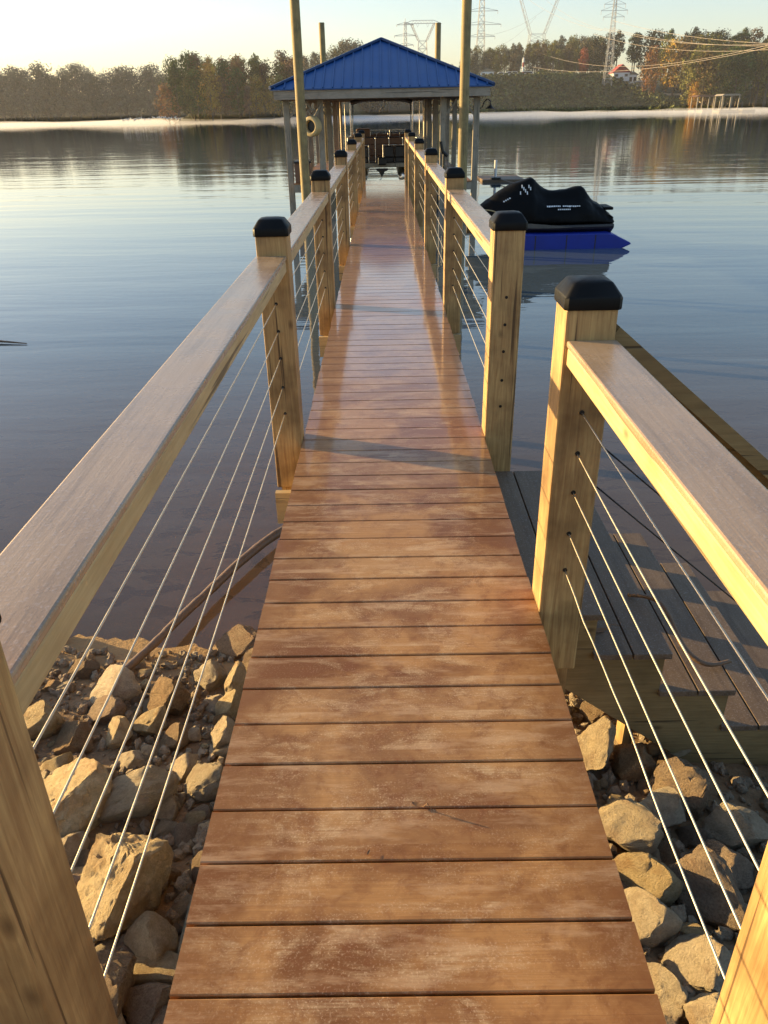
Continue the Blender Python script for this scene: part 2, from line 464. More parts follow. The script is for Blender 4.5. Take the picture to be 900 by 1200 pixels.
# ------------------------------------------------------------------ mesh helpers
class MB:
    def __init__(s):
        s.v, s.f = [], []

    def add(s, vs, fs):
        k = len(s.v)
        s.v += [tuple(p) for p in vs]
        s.f += [tuple(i + k for i in f) for f in fs]
        return s

    def box(s, x0, x1, y0, y1, z0, z1, bev=0.0):
        if bev <= 0:
            vs = [(x, y, z) for z in (z0, z1) for y in (y0, y1) for x in (x0, x1)]
            return s.add(vs, [(0, 2, 3, 1), (4, 5, 7, 6), (0, 1, 5, 4), (2, 6, 7, 3), (0, 4, 6, 2), (1, 3, 7, 5)])
        bm = bmesh.new()
        r = bmesh.ops.create_cube(bm, size=1.0)
        for v in bm.verts:
            v.co = Vector(((x0 + x1) / 2 + v.co.x * (x1 - x0), (y0 + y1) / 2 + v.co.y * (y1 - y0), (z0 + z1) / 2 + v.co.z * (z1 - z0)))
        bmesh.ops.bevel(bm, geom=bm.edges[:], offset=bev, segments=2, profile=0.5, affect='EDGES')
        bm.verts.index_update()
        s.add([v.co for v in bm.verts], [[v.index for v in f.verts] for f in bm.faces])
        bm.free()
        return s

    def bar(s, a, b, w, h=None, upv=(0, 0, 1)):
        """rectangular bar from a to b, w across, h along upv"""
        a, b = Vector(a), Vector(b)
        h = w if h is None else h
        d = (b - a).normalized()
        u = Vector(upv)
        if abs(d.dot(u)) > 0.98:
            u = Vector((0, 1, 0))
        x = d.cross(u).normalized()
        u = x.cross(d)
        vs = []
        for p in (a, b):
            for sx, sz in ((-1, -1), (1, -1), (1, 1), (-1, 1)):
                vs.append(p + x * sx * w / 2 + u * sz * h / 2)
        return s.add(vs, [(0, 3, 2, 1), (4, 5, 6, 7), (0, 1, 5, 4), (1, 2, 6, 5), (2, 3, 7, 6), (3, 0, 4, 7)])

    def tube(s, pts, rad, seg=8, caps=True):
        pts = [Vector(p) for p in pts]
        n = len(pts)
        rr = rad if isinstance(rad, (list, tuple)) else [rad] * n
        vs, fs = [], []
        x = None
        for i, p in enumerate(pts):
            d = (pts[min(i + 1, n - 1)] - pts[max(i - 1, 0)]).normalized()
            if x is None:
                u = Vector((0, 0, 1)) if abs(d.z) < 0.9 else Vector((0, 1, 0))
                x = d.cross(u).normalized()
            else:
                x = (x - d * x.dot(d)).normalized()
            y = d.cross(x)
            for j in range(seg):
                t = 2 * PI * j / seg
                vs.append(p + (x * math.cos(t) + y * math.sin(t)) * rr[i])
        for i in range(n - 1):
            for j in range(seg):
                k = (j + 1) % seg
                fs.append((i * seg + j, i * seg + k, (i + 1) * seg + k, (i + 1) * seg + j))
        if caps:
            fs.append(tuple(range(seg))[::-1])
            fs.append(tuple((n - 1) * seg + j for j in range(seg)))
        return s.add(vs, fs)

    def prism(s, poly, axis, a, b):
        """polygon (2-D) extruded along axis from a to b"""
        def P(u, v, t):
            return {'x': (t, u, v), 'y': (u, t, v), 'z': (u, v, t)}[axis]
        n = len(poly)
        vs = [P(u, v, a) for u, v in poly] + [P(u, v, b) for u, v in poly]
        fs = [tuple(range(n)), tuple(range(n, 2 * n))[::-1]] + [(i, n + i, n + (i + 1) % n, (i + 1) % n) for i in range(n)]
        return s.add(vs, fs)

    def rings(s, rings):
        n = len(rings[0])
        vs = [p for r in rings for p in r]
        fs = []
        for i in range(len(rings) - 1):
            for j in range(n):
                k = (j + 1) % n
                fs.append((i * n + j, i * n + k, (i + 1) * n + k, (i + 1) * n + j))
        fs.append(tuple(range(n))[::-1])
        fs.append(tuple((len(rings) - 1) * n + j for j in range(n)))
        return s.add(vs, fs)

    def mesh(s, name, mat=None, smooth=False, org=(0, 0, 0)):
        me = bpy.data.meshes.new(name)
        ox, oy, oz = org
        me.from_pydata([(x - ox, y - oy, z - oz) for x, y, z in s.v], [], s.f)
        if mat is not None:
            me.materials.append(mat)
        bm = bmesh.new()
        bm.from_mesh(me)
        bmesh.ops.recalc_face_normals(bm, faces=bm.faces)
        bm.to_mesh(me)
        bm.free()
        if smooth:
            me.polygons.foreach_set('use_smooth', [True] * len(me.polygons))
            if smooth == 'angle':
                me.set_sharp_from_angle(angle=math.radians(38))
        return me

    def build(s, name, mat, parent=None, smooth=False):
        org = (0, 0, 0)
        p = parent
        while p is not None:
            org = tuple(o + l for o, l in zip(org, p.location))
            p = p.parent
        o = bpy.data.objects.new(name, s.mesh(name, mat, smooth, org))
        COL.objects.link(o)
        o.parent = parent
        return o


def tag(o, label=None, cat=None, group=None, kind=None):
    if label:
        o['label'] = label
    if cat:
        o['category'] = cat
    if group:
        o['group'] = group
    if kind:
        o['kind'] = kind
    return o


def thing(name, label, cat, loc=(0, 0, 0), group=None):
    o = bpy.data.objects.new(name, None)
    COL.objects.link(o)
    o.location = loc
    o.empty_display_size = 0.2
    return tag(o, label, cat, group)


def copy_tree(o, parent=None):
    c = o.copy()
    COL.objects.link(c)
    c.parent = parent
    for ch in list(o.children):
        copy_tree(ch, c)
    return c


def fbm(p, o=4):
    return noise.fractal(Vector(p), 1.0, 2.0, o)


# ------------------------------------------------------------------ shore ground, lake bed, water
def gz(x, y):
    """height of the bank / lake bed near the walkway"""
    base = WZ + 0.2 * (3.45 - y)
    if y > 3.45:
        d = y - 3.45
        base = WZ - 0.10 * d if d < 8 else WZ - 0.8 - min(3.0, 0.16 * (d - 8))
    if y < -2:
        base = WZ + 0.2 * 5.45 + 0.05 * (-2 - y)
    return base + 0.05 * fbm((x * 0.9, y * 0.9, 3.1)) + 0.02 * fbm((x * 4, y * 4, 1.1))


def grid(name, xs, ys, hf, mat, smooth=True):
    mb = MB()
    nx = len(xs)
    vs = [(x, y, hf(x, y)) for y in ys for x in xs]
    fs = [(j * nx + i, j * nx + i + 1, (j + 1) * nx + i + 1, (j + 1) * nx + i) for j in range(len(ys) - 1) for i in range(nx - 1)]
    return mb.add(vs, fs).build(name, mat, None, smooth)


def lin(a, b, n):
    return [a + (b - a) * i / (n - 1) for i in range(n)]


xs = lin(-60, -4, 24)[:-1] + lin(-4, 4, 90) + lin(4, 60, 24)[1:]
ys = lin(-20, -1, 12)[:-1] + lin(-1, 8, 100) + lin(8, 60, 24)[1:]
tag(grid('ground', xs, ys, gz, M['ground']), kind='structure')
tag(grid('lake_bed', lin(-900, 900, 5), lin(59, 900, 4), lambda x, y: -5.2, M['ground']), kind='structure')
mb = MB()
mb.add([(-900, -6, WZ), (900, -6, WZ), (900, 900, WZ), (-900, 900, WZ)], [(0, 1, 2, 3)])
tag(mb.build('water', M['water']), kind='structure')


def sstep(a, b, x):
    t = max(0.0, min(1.0, (x - a) / (b - a)))
    return t * t * (3 - 2 * t)


def shore_y(x):
    if x < -40:
        y = 406 - 142 * sstep(-84, -64, x)
    else:
        y = 264 + 126 * sstep(-20, -6, x)
    y -= 62 * sstep(12, 30, x)
    y -= 34 * sstep(88, 115, x)
    return y + 3 * noise.noise(Vector((x * 0.05, 0, 0)))


def hill_z(x, y):
    d = y - shore_y(x)
    if d < 0:
        return WZ - 0.3 + max(-3.0, d * 0.2)
    bank = 13.5 * sstep(0, 30, d) + 4 * sstep(40, 140, d)
    gentle = 8.0 * sstep(0, 70, d) + 6 * sstep(60, 200, d)
    w = sstep(12, 30, x) * (1 - sstep(90, 112, x))
    z = bank * w + gentle * (1 - w)
    z += 1.0 * fbm((x * 0.03, y * 0.03, 0)) * min(1, d / 15)
    return WZ + 0.05 + z


HX, HY = lin(-420, 420, 169), lin(226, 700, 96)
tag(grid('hills', HX, HY, hill_z, M['hill']), kind='structure')

# ------------------------------------------------------------------ walkway
PITCHB, Y0B = 0.14444, 0.8558
DECK_END = 19.55
walk = thing('dock_walkway', 'long narrow walkway of wet reddish brown deck boards running out to the boathouse', 'walkway', (0, 0, 0))
mb = MB()
n0 = -int((Y0B + 1.3) / PITCHB)
i = n0
while Y0B + (i + 1) * PITCHB < DECK_END + 0.01:
    a, b = Y0B + i * PITCHB + 0.0028, Y0B + (i + 1) * PITCHB - 0.0028
    e = 0.0028
    dz = R.uniform(-0.0008, 0.0008)
    jx = R.uniform(-0.003, 0.003)
    poly = [(a, -0.026), (b, -0.026), (b, -e), (b - e * .4, -e * .4), (b - e, 0), (a + e, 0), (a + e * .4, -e * .4), (a, -e)]
    poly = [(u, v + dz) for u, v in poly]
    mb.prism(poly, 'x', -0.457 + jx, 0.457 + jx)
    i += 1
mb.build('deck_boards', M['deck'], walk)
for sx in (-1, 1):
    MB().box(min(sx * .395, sx * .433), max(sx * .395, sx * .433), -1.3, DECK_END - .01, -0.225, -0.0275).build('joist', M['board_y'], walk)
MB().box(-.019, .019, -1.3, DECK_END - .01, -0.225, -0.0275).build('joist', M['board_y'], walk)
MB().box(-.436, .436, DECK_END - .008, DECK_END + .03, -0.225, -0.028).build('end_board', M['board_x'], walk)
for yy in (3.62, 6.6, 9.9, 13.45, 17.0):
    MB().box(-.60, .60, yy - .16, yy - .122, -0.40, -0.228).build('cross_beam', M['board_x'], walk)

LY = [0.62, 3.62, 6.6, 9.9, 13.45, 17.0, 19.47]
RYA = [0.62, 2.15]
RYB = [3.67, 6.6, 9.95, 13.35, 16.85, 19.47]


def post(mbp, mbc, root, side, y, low):
    x0, x1 = (0.459, 0.599) if side > 0 else (-0.599, -0.459)
    zb = low
    mb = MB().box(x0, x1, y - .07, y + .07, -0.24, 0.986, 0.006)
    mb.box(x0 + .02, x1 - .02, y - .055, y + .055, zb, -0.2405)
    # dark bolt heads on the faces towards the shore
    p = mb.build('post', M['post'], root)
    cx = (x0 + x1) / 2
    rings = []
    for h, z in ((.0765, .984), (.0775, .988), (.0775, 1.014), (.075, 1.020), (.057, 1.046), (.052, 1.052), (.030, 1.0565), (.002, 1.058)):
        rr = []
        cut = h * 0.12
        for px, py in ((-h, -h + cut), (-h + cut, -h), (h - cut, -h), (h, -h + cut), (h, h - cut), (h - cut, h), (-h + cut, h), (-h, h - cut)):
            rr.append((cx + px, y + py, z))
        rings.append(rr)
    MB().rings(rings).build('cap', M['cap'], p, 'angle')
    for z in ZC:
        MB().tube([(cx, y - .0715, z + .002), (cx, y - .066, z + .002)], .0075, 8).build('cable_fitting', M['black'], p)
    return p


ZC = [.69, .563, .435, .293, .160]


def railing(label, side, ys_, ends, slack=None):
    root = thing('cable_railing', label, 'railing', (0.53 * side, ys_[0], 0))
    for y in ys_:
        post(None, None, root, side, y, gz(0.53 * side, y) - 0.15)
    x0, x1 = (0.466, 0.604) if side > 0 else (-0.604, -0.466)
    segs = list(zip(ys_[:-1], ys_[1:]))
    for a, b in segs:
        ya, yb = a + .0705, b - .0705
        if a == ys_[0] and ends:
            pass
        MB().box(x0, x1, ya, yb, 0.884, 0.902, 0.005).build('handrail', M['rail'], root)
        MB().box(x0 + .004, x1 - .004, ya + .0005, yb - .0005, 0.832, 0.8825, 0.005).build('rail_board', M['board_y'], root)
    cx = 0.53 * side
    for j, z in enumerate(ZC):
        pts = []
        for a, b in segs:
            N = 14
            for k in range(N):
                t = k / N
                sag = 0.010 * 4 * t * (1 - t) * (0.4 + 0.3 * ((j * 7 + int(a)) % 4))
                zz = z - sag
                if slack == j and a < 1:
                    zz += 0.020 * math.exp(-((t - 0.52) / 0.13) ** 2) - 0.03 * t * (1 - t) + 0.006 * math.sin(t * 30) * math.exp(-((t - 0.7) / 0.2) ** 2)
                pts.append((cx, a + (b - a) * t, zz))
        pts.append((cx, segs[-1][1], z))
        pts = [p for p in pts]
        MB().tube(pts, 0.0023, 6).build('cable', M['cable'], root, True)
    return root


# short run of railing behind the first left post so the rail carries on past the frame edge
rl = railing('left cable railing, unbroken grey handrail from the rocks out to the boathouse', -1, [-1.4] + LY, True)
rr1 = railing('short right cable railing in front, ending in a capped post at the stairs', 1, [-1.2] + RYA, True, slack=4)
rr2 = railing('right cable railing beyond the stair gap, sunlit along its inner edge', 1, RYB, False)

# ------------------------------------------------------------------ stairs to the water
st = thing('wooden_stairs', 'shaded side stairs with grey treads going down to the right into the water', 'stairs', (0.9, 2.85, -0.6))
RUN, RISE = 0.28, 0.19
YN, YF = 2.325, 3.60
for k in range(6):
    x0 = 0.462 + k * RUN
    z = -0.19 - RISE * k
    mb = MB()
    w = (RUN + 0.02) / 2 - .003
    yn = YN + 0.006 * k
    mb.box(x0, x0 + w, yn, YF, z - .026, z, 0.003)
    mb.box(x0 + w + .006, x0 + 2 * w + .006, yn, YF, z - .026, z, 0.003)
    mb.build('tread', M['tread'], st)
for ysr in (YN + .03, (YN + YF) / 2, YF - .07):
    pts = []
    top = []
    for k in range(6):
        x0 = 0.462 + k * RUN
        z = -0.19 - RISE * k - .0275
        top += [(x0 + .003, z), (x0 + RUN + .003, z)]
    bot = [(0.462 + 6 * RUN + .003, -0.19 - RISE * 5 - .30), (0.462 + 5.2 * RUN, -0.19 - RISE * 5 - .36), (0.462, -0.42)]
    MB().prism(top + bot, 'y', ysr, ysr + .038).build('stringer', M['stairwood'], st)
for lx in (0.93, 1.235, 1.95):
    z = -0.19 - RISE * ((lx - .462) / RUN)
    MB().box(lx, lx + .04, YN + .071, YN + .160, gz(lx, 2.4) - .1, z - .12).build('leg', M['post'], st)
# sloped stair guard on the far side of the first right post
sx0, sz0 = 0.602, 0.945
sx1, sz1 = 2.45, 0.945 - (2.45 - 0.602) * (RISE / RUN) * 1.22
ysg = 2.17
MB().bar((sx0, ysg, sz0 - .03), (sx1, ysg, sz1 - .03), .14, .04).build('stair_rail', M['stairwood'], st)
MB().bar((sx0, ysg + .02, sz0 - .10), (sx1, ysg + .02, sz1 - .10), .038, .085).build('rail_board', M['stairwood'], st)
for j in range(3):
    zo = -.24 - .14 * j
    pts = [(sx0 + (sx1 - sx0) * t / 10, ysg + .02, sz0 + zo + (sz1 - sz0) * t / 10 - .012 * 4 * (t / 10) * (1 - t / 10)) for t in range(11)]
    MB().tube(pts, .0028, 6).build('cable', M['black'], st, True)
MB().box(sx1 - .09, sx1 + .05, ysg - .07, ysg + .07, -1.9, sz1 + .02, .005).build('post', M['post'], st)

# ------------------------------------------------------------------ rocks
def rock_mesh(name, seed, sub=4, flat=0.8, cuts=13, rough=1.0, mat=None):
    rnd = random.Random(seed)
    bm = bmesh.new()
    bmesh.ops.create_icosphere(bm, subdivisions=sub, radius=1.0)
    planes = []
    for _ in range(cuts):
        d = Vector((rnd.uniform(-1, 1), rnd.uniform(-1, 1), rnd.uniform(-.8, 1))).normalized()
        planes.append((d, rnd.uniform(0.50, 0.84)))
    planes[0] = (Vector((-.52 + rnd.uniform(-.18, .18), -.16 + rnd.uniform(-.2, .2), .80)).normalized(), rnd.uniform(.22, .40))
    planes[1] = (Vector((-.85, -.25 + rnd.uniform(-.3, .3), .3)).normalized(), rnd.uniform(.5, .7))
    off = Vector((rnd.uniform(0, 50), rnd.uniform(0, 50), rnd.uniform(0, 50)))
    for v in bm.verts:
        p = v.co.copy()
        p *= 1 + 0.16 * noise.noise(p * 1.1 + off)
        for d, h in planes:
            e = p.dot(d) - h
            if e > 0:
                p -= d * e * 0.92
        nrm = p.normalized()
        p += nrm * rough * (0.06 * noise.fractal(p * 2.3 + off, 1.0, 2.0, 3) + 0.045 * noise.fractal(p * 6 + off, 1.0, 2.0, 3) + (0.026 * noise.fractal(p * 15 + off, 0.8, 2.0, 3) if sub > 3 else 0))
        v.co = p
    mn = [min(v.co[i] for v in bm.verts) for i in range(3)]
    mx = [max(v.co[i] for v in bm.verts) for i in range(3)]
    for v in bm.verts:      # normalise into a unit box centred on the origin
        v.co = Vector([(v.co[i] - (mn[i] + mx[i]) / 2) / (mx[i] - mn[i]) for i in range(3)])
    me = bpy.data.meshes.new(name)
    bm.to_mesh(me)
    bm.free()
    me.materials.append(mat or M['rock'])
    me.polygons.foreach_set('use_smooth', [True] * len(me.polygons))
    me.set_sharp_from_angle(angle=math.radians(32))
    return me


BIG = [  # x, y, width, depth, height, yaw, tilt, rusty, label
    (-0.93, 1.66, .31, .36, .34, .3, .25, 0, 'largest pale tan boulder on the left bank, rough sunlit face'),
    (-1.28, 2.10, .36, .32, .26, .1, .1, 0, 'broad pitted boulder beside the near left post, behind the largest boulder'),
    (-1.03, 2.10, .36, .13, .22, .75, .55, 0, 'tilted slab of rock leaning behind the largest tan boulder'),
    (-1.19, 1.87, .14, .14, .13, .4, .2, 0, 'small wedge rock between the broad boulder and the near left post'),
    (-0.775, 1.47, .16, .17, .16, 1.0, .2, 0, 'angular stone in front of the largest boulder with one bright left corner'),
    (-0.64, 1.50, .12, .26, .22, .15, .1, 0, 'tall narrow stone pressed against the left edge of the deck'),
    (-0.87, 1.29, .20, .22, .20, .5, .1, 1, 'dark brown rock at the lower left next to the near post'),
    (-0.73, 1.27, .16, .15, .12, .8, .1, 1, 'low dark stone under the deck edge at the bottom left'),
    (-1.40, 2.95, .28, .22, .19, .5, .35, 0, 'pointed wedge rock near the left waterline, left of the bent branch'),
    (-1.10, 2.84, .23, .21, .22, .2, .2, 1, 'rusty orange blocky rock at the foot of the bent branch'),
    (-0.955, 3.08, .17, .17, .14, .9, .3, 0, 'yellow flat-sided rock on the sand strip by the left waterline'),
    (-0.80, 2.98, .15, .22, .20, .3, .3, 0, 'leaning rock by the left deck edge closest to the sand'),
    (-0.80, 2.78, .15, .15, .13, .6, .1, 0, 'rounded tan rock beside the left deck edge, second from the sand'),
    (-0.76, 2.54, .15, .17, .14, .2, .2, 0, 'rock half under the left deck edge, third from the sand'),
    (-1.89, 3.00, .18, .18, .14, .8, .1, 0, 'yellowish rock at the far left of the bank by the near post'),
    (-1.66, 2.68, .25, .19, .15, .4, .2, 0, 'smooth sloping tan rock beside the near left post'),
    (-1.46, 2.58, .23, .17, .13, .2, .15, 1, 'brown oblong rock behind the broad pitted boulder'),
    (-1.39, 2.80, .20, .17, .13, .7, .1, 1, 'brownish rock in front of the pointed wedge rock'),
    (-1.255, 2.59, .16, .15, .15, .1, .3, 0, 'upright split stone amid the left bank rocks'),
    (-1.13, 2.65, .17, .15, .12, .9, .1, 0, 'squat tan stone below the rusty orange rock'),
    (-0.78, 2.23, .20, .19, .16, .4, .25, 0, 'cracked angular rock by the left deck edge, right of the leaning slab'),
    (-1.14, 2.41, .14, .12, .10, .5, .1, 0, 'small lumpy stone behind the leaning slab'),
    (-1.955, 3.56, .15, .13, .17, .5, .2, 0, 'lone dark rock standing in the shallow water at the left'),
    (-0.88, 3.45, .30, .22, .13, .3, .1, 1, 'wet dark crumbly rock at the water edge beside the left deck edge'),
    (-0.72, 3.26, .22, .18, .13, .9, .1, 1, 'wet blackish rock next to the crumbly rock under the left deck edge'),
    (-1.65, 3.21, .16, .14, .09, .1, .1, 1, 'dark flat rock at the left waterline'),
    (-1.0, 2.55, .13, .12, .11, .6, .3, 1, 'brown cube-like stone midway between bent branch and leaning slab'),
    (.80, 2.33, .18, .20, .26, .4, .2, 0, 'brightly lit pale block beside the right deck edge below the stairs'),
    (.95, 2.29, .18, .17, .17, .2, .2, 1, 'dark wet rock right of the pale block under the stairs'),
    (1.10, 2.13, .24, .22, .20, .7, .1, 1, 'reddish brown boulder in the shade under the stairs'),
    (.80, 1.91, .27, .20, .16, .2, .1, 0, 'low shaded rock with a sunlit tip by the right deck edge'),
    (.97, 2.02, .18, .16, .14, .9, .2, 0, 'flat rock with a bright top in front of the reddish boulder'),
    (1.22, 1.94, .27, .18, .15, .3, .2, 0, 'right-hand rock with a pale lit ridge near the stair leg'),
    (1.09, 1.76, .21, .18, .16, .6, .2, 1, 'brown rock in front of the pale-ridged rock on the right bank'),
    (.79, 1.69, .25, .20, .17, .3, .3, 0, 'rough rock with speckled sunlight against the right deck edge'),
    (.99, 1.61, .21, .28, .18, .8, .2, 1, 'long dark rock lying between the right bank boulders'),
    (.74, 1.52, .22, .17, .14, .4, .2, 0, 'yellow-topped rock beside the right deck edge, second from the bottom'),
    (.86, 1.37, .25, .20, .17, .2, .25, 0, 'large half-lit boulder at the lower right near the near right post'),
    (.70, 1.26, .13, .16, .13, .6, .1, 0, 'small lit stone at the bottom right under the deck edge'),
    (.82, 1.17, .15, .16, .13, .9, .1, 0, 'stone lying at the foot of the near right post'),
    (.91, 2.70, .16, .15, .13, .5, .1, 1, 'dark rock deep under the stair stringer'),
]
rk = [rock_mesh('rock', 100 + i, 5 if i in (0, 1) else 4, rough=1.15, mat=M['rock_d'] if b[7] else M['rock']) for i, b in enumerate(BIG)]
SPOTS = []
for me, (x, y, w, d, h, yaw, tilt, ru, lab) in zip(rk, BIG):
    o = bpy.data.objects.new('rock', me)
    COL.objects.link(o)
    kk = 1.1 if w > .29 else .98
    o.scale = (w * kk, d * kk, h * 1.12)
    o.rotation_euler = (tilt * 0.5, -tilt * 0.6, (yaw - .4) * .7)
    o.location = (x, y, gz(x, y) + h * 0.28)
    tag(o, lab, 'rock')
    SPOTS.append((x, y, max(w, d) * 0.42))
small = [rock_mesh('stone', 300 + i, 3, rough=1.1, cuts=12, mat=M['rock_d'] if i % 3 == 0 else M['rock']) for i in range(10)]


def scatter(n, xr, yr, sr, grp, lab, keep=0.75):
    k = tries = 0
    while k < n and tries < n * 40:
        tries += 1
        x, y = R.uniform(*xr), R.uniform(*yr)
        s = sr[0] + (sr[1] - sr[0]) * R.random() ** 1.8
        if any((x - a) ** 2 + (y - b) ** 2 < (keep * (r + s * .4)) ** 2 for a, b, r in SPOTS):
            continue
        SPOTS.append((x, y, s * 0.42))
        o = bpy.data.objects.new('stone', R.choice(small))
        COL.objects.link(o)
        o.scale = (s * R.uniform(.8, 1.25), s * R.uniform(.75, 1.1), s * R.uniform(.5, .85))
        o.rotation_euler = (R.uniform(-.3, .3), R.uniform(-.4, .2), R.uniform(-.9, .9))
        o.location = (x, y, gz(x, y) + s * 0.16)
        tag(o, lab, 'stone', grp)
        k += 1


scatter(42, (-2.1, -0.42), (1.0, 3.12), (.09, .16), 'mid-sized stones on the left bank', 'hand-sized angular stone wedged between the boulders left of the deck', .6)
scatter(22, (.45, 1.5), (0.95, 2.9), (.10, .18), 'mid-sized stones on the right bank', 'hand-sized shaded stone wedged between the boulders right of the deck', .6)
scatter(150, (-1.95, -0.50), (1.25, 3.2), (.035, .085), 'loose stones on the left bank', 'loose fist-sized stone lying among the boulders left of the deck', .5)
scatter(62, (.45, 1.4), (1.0, 2.7), (.04, .09), 'loose stones on the right bank', 'loose fist-sized stone lying among the boulders right of the deck', .5)
for x, y, s_ in ((-.66, 1.79, .14), (-.57, 1.93, .12), (-.71, 1.96, .12), (-.60, 2.10, .11), (-.81, 1.95, .10), (-.54, 1.74, .10), (-.52, 2.05, .09), (-.62, 1.66, .09),
                 (-.78, 2.03, .09), (-.56, 2.26, .13), (-.66, 2.36, .11), (-.90, 2.32, .12), (-.95, 2.22, .09), (-.72, 1.62, .08), (-.50, 1.60, .10), (-1.05, 1.40, .13), (-1.25, 2.32, .12), (-1.45, 2.38, .14),
                 (.62, 2.05, .13), (.60, 1.80, .12), (.62, 1.62, .10), (.66, 2.22, .12), (.92, 1.82, .10), (1.06, 1.93, .10), (.90, 1.50, .09)):
    o = bpy.data.objects.new('stone', R.choice(small))
    COL.objects.link(o)
    o.scale = (s_ * 1.1, s_, s_ * .75)
    o.rotation_euler = (R.uniform(-.3, .3), R.uniform(-.4, .2), R.uniform(-.9, .9))
    o.location = (x, y, gz(x, y) + s_ * .22)
    SPOTS.append((x, y, s_ * .4))
    tag(o, 'hand-sized angular stone wedged between the boulders left of the deck' if x < 0 else 'hand-sized shaded stone wedged between the boulders right of the deck', 'stone', 'mid-sized stones on the left bank' if x < 0 else 'mid-sized stones on the right bank')
scatter(20, (-.9, -.46), (1.25, 2.5), (.05, .12), 'loose stones on the left bank', 'loose fist-sized stone lying among the boulders left of the deck', .42)
mbg = MB()
pro = []
for i in range(6):
    bm = bmesh.new()
    bmesh.ops.create_icosphere(bm, subdivisions=1, radius=0.5)
    for v in bm.verts:
        v.co *= 1 + 0.45 * noise.noise(v.co * 2.2 + Vector((i * 7, 0, 0)))
    bm.verts.index_update()
    pro.append(([v.co.copy() for v in bm.verts], [[v.index for v in f.verts] for f in bm.faces]))
    bm.free()
for _ in range(9500):
    left = R.random() < .6
    x = (-.3 - 4.2 * R.random() ** 1.5) if left else (.3 + 2.2 * R.random() ** 1.3)
    y = R.uniform(.4, 3.42)
    s = .014 + .058 * R.random() ** 2.0
    vs, fs = R.choice(pro)
    q = Quaternion((R.uniform(-1, 1), R.uniform(-1, 1), R.uniform(-1, 1), R.uniform(-1, 1))).normalized()
    S = Vector((s * R.uniform(.8, 1.4), s * R.uniform(.7, 1.1), s * R.uniform(.5, .9)))
    L = Vector((x, y, gz(x, y) + s * .2))
    mbg.add([q @ Vector((v.x * S.x, v.y * S.y, v.z * S.z)) + L for v in vs], fs)
tag(mbg.build('gravel', M['gravel']), 'small gravel and chips filling the gaps between the bank rocks', 'gravel', kind='stuff')

# bent branch lying from under the walkway to the rocks
pts = [(.15, 5.3, WZ + .03), (-.45, 5.05, WZ + .05), (-.78, 4.70, WZ + .07), (-.98, 4.32, WZ + .08), (-1.12, 3.98, WZ + .08), (-1.24, 3.66, WZ + .09), (-1.33, 3.36, WZ + .11), (-1.42, 3.05, WZ + .15)]


def smooth_pts(pts, n=6):
    P = [Vector(p) for p in pts]
    out = []
    for i in range(len(P) - 1):
        p0, p1, p2, p3 = P[max(i - 1, 0)], P[i], P[i + 1], P[min(i + 2, len(P) - 1)]
        for k in range(n):
            t = k / n
            out.append(0.5 * ((2 * p1) + (-p0 + p2) * t + (2 * p0 - 5 * p1 + 4 * p2 - p3) * t * t + (-p0 + 3 * p1 - 3 * p2 + p3) * t ** 3))
    out.append(P[-1])
    return out


sp = smooth_pts(pts)
tag(MB().tube(sp, [.036 - .016 * i / len(sp) + .004 * noise.noise(Vector((i * .9, 0, 0))) for i in range(len(sp))], 10).build('fallen_branch', M['branch'], None, True),
    'long bent dark branch lying from under the left deck edge down to the rocks', 'branch')
a, b = Vector((-5.6, 10.15, WZ + .01)), Vector((-4.78, 10.02, WZ + .012))
tag(MB().tube([a, (a + b) / 2 + Vector((0, .03, .015)), b], [.02, .016, .006], 6).build('floating_stick', M['branch'], None, True), 'thin dark stick floating on the open water at the left', 'stick')

# leaf litter
def leaf(name, loc, s, lab, yaw=0.0, stem=True):
    mb = MB()
    prof = [(0, 0), (.22, .14), (.5, .2), (.8, .11), (1, 0)]
    vs, fs = [], []
    for u, w in prof:
        curl = .18 * (u - .5) ** 2
        vs += [((u - .5) * s, -w * s, (curl + .22 * w) * s + .003), ((u - .5) * s, 0, curl * s + .003), ((u - .5) * s, w * s, (curl + .3 * w) * s + .003)]
    for i in range(4):
        k = i * 3
        fs += [(k, k + 1, k + 4, k + 3), (k + 1, k + 2, k + 5, k + 4)]
    mb.add(vs, fs)
    if stem:
        mb.tube([(.5 * s, 0, .05 * s + .003), (.8 * s, .05 * s, .02), (1.25 * s, -.02 * s, .006)], .0012, 5)
    o = mb.build(name, M['deadleaf'])
    o.location, o.rotation_euler = loc, (0, 0, yaw)
    return tag(o, lab, 'leaf')


leaf('dry_leaf', (.028, 1.295, .001), .032, 'tiny curled dry leaf in a board gap in the middle of the near deck', -.5)
leaf('dry_leaf', (-.085, 1.165, .001), .016, 'tiny pale leaf scrap on the near deck boards', 1.2, False)
leaf('dry_leaf', (.80, 2.48, -.38), .07, 'dark dead leaf lying on the upper stair tread', .3)
sp = smooth_pts([(.98, 2.72, -.37), (1.08, 2.62, -.345), (1.17, 2.52, -.50), (1.25, 2.47, -.545), (1.36, 2.50, -.555)])
tag(MB().tube(sp, [.012 - .004 * abs(i - 12) / 12 for i in range(len(sp))], 7).build('driftwood', M['branch'], None, True), 'crooked dark stick of driftwood lying across the stair treads', 'stick')

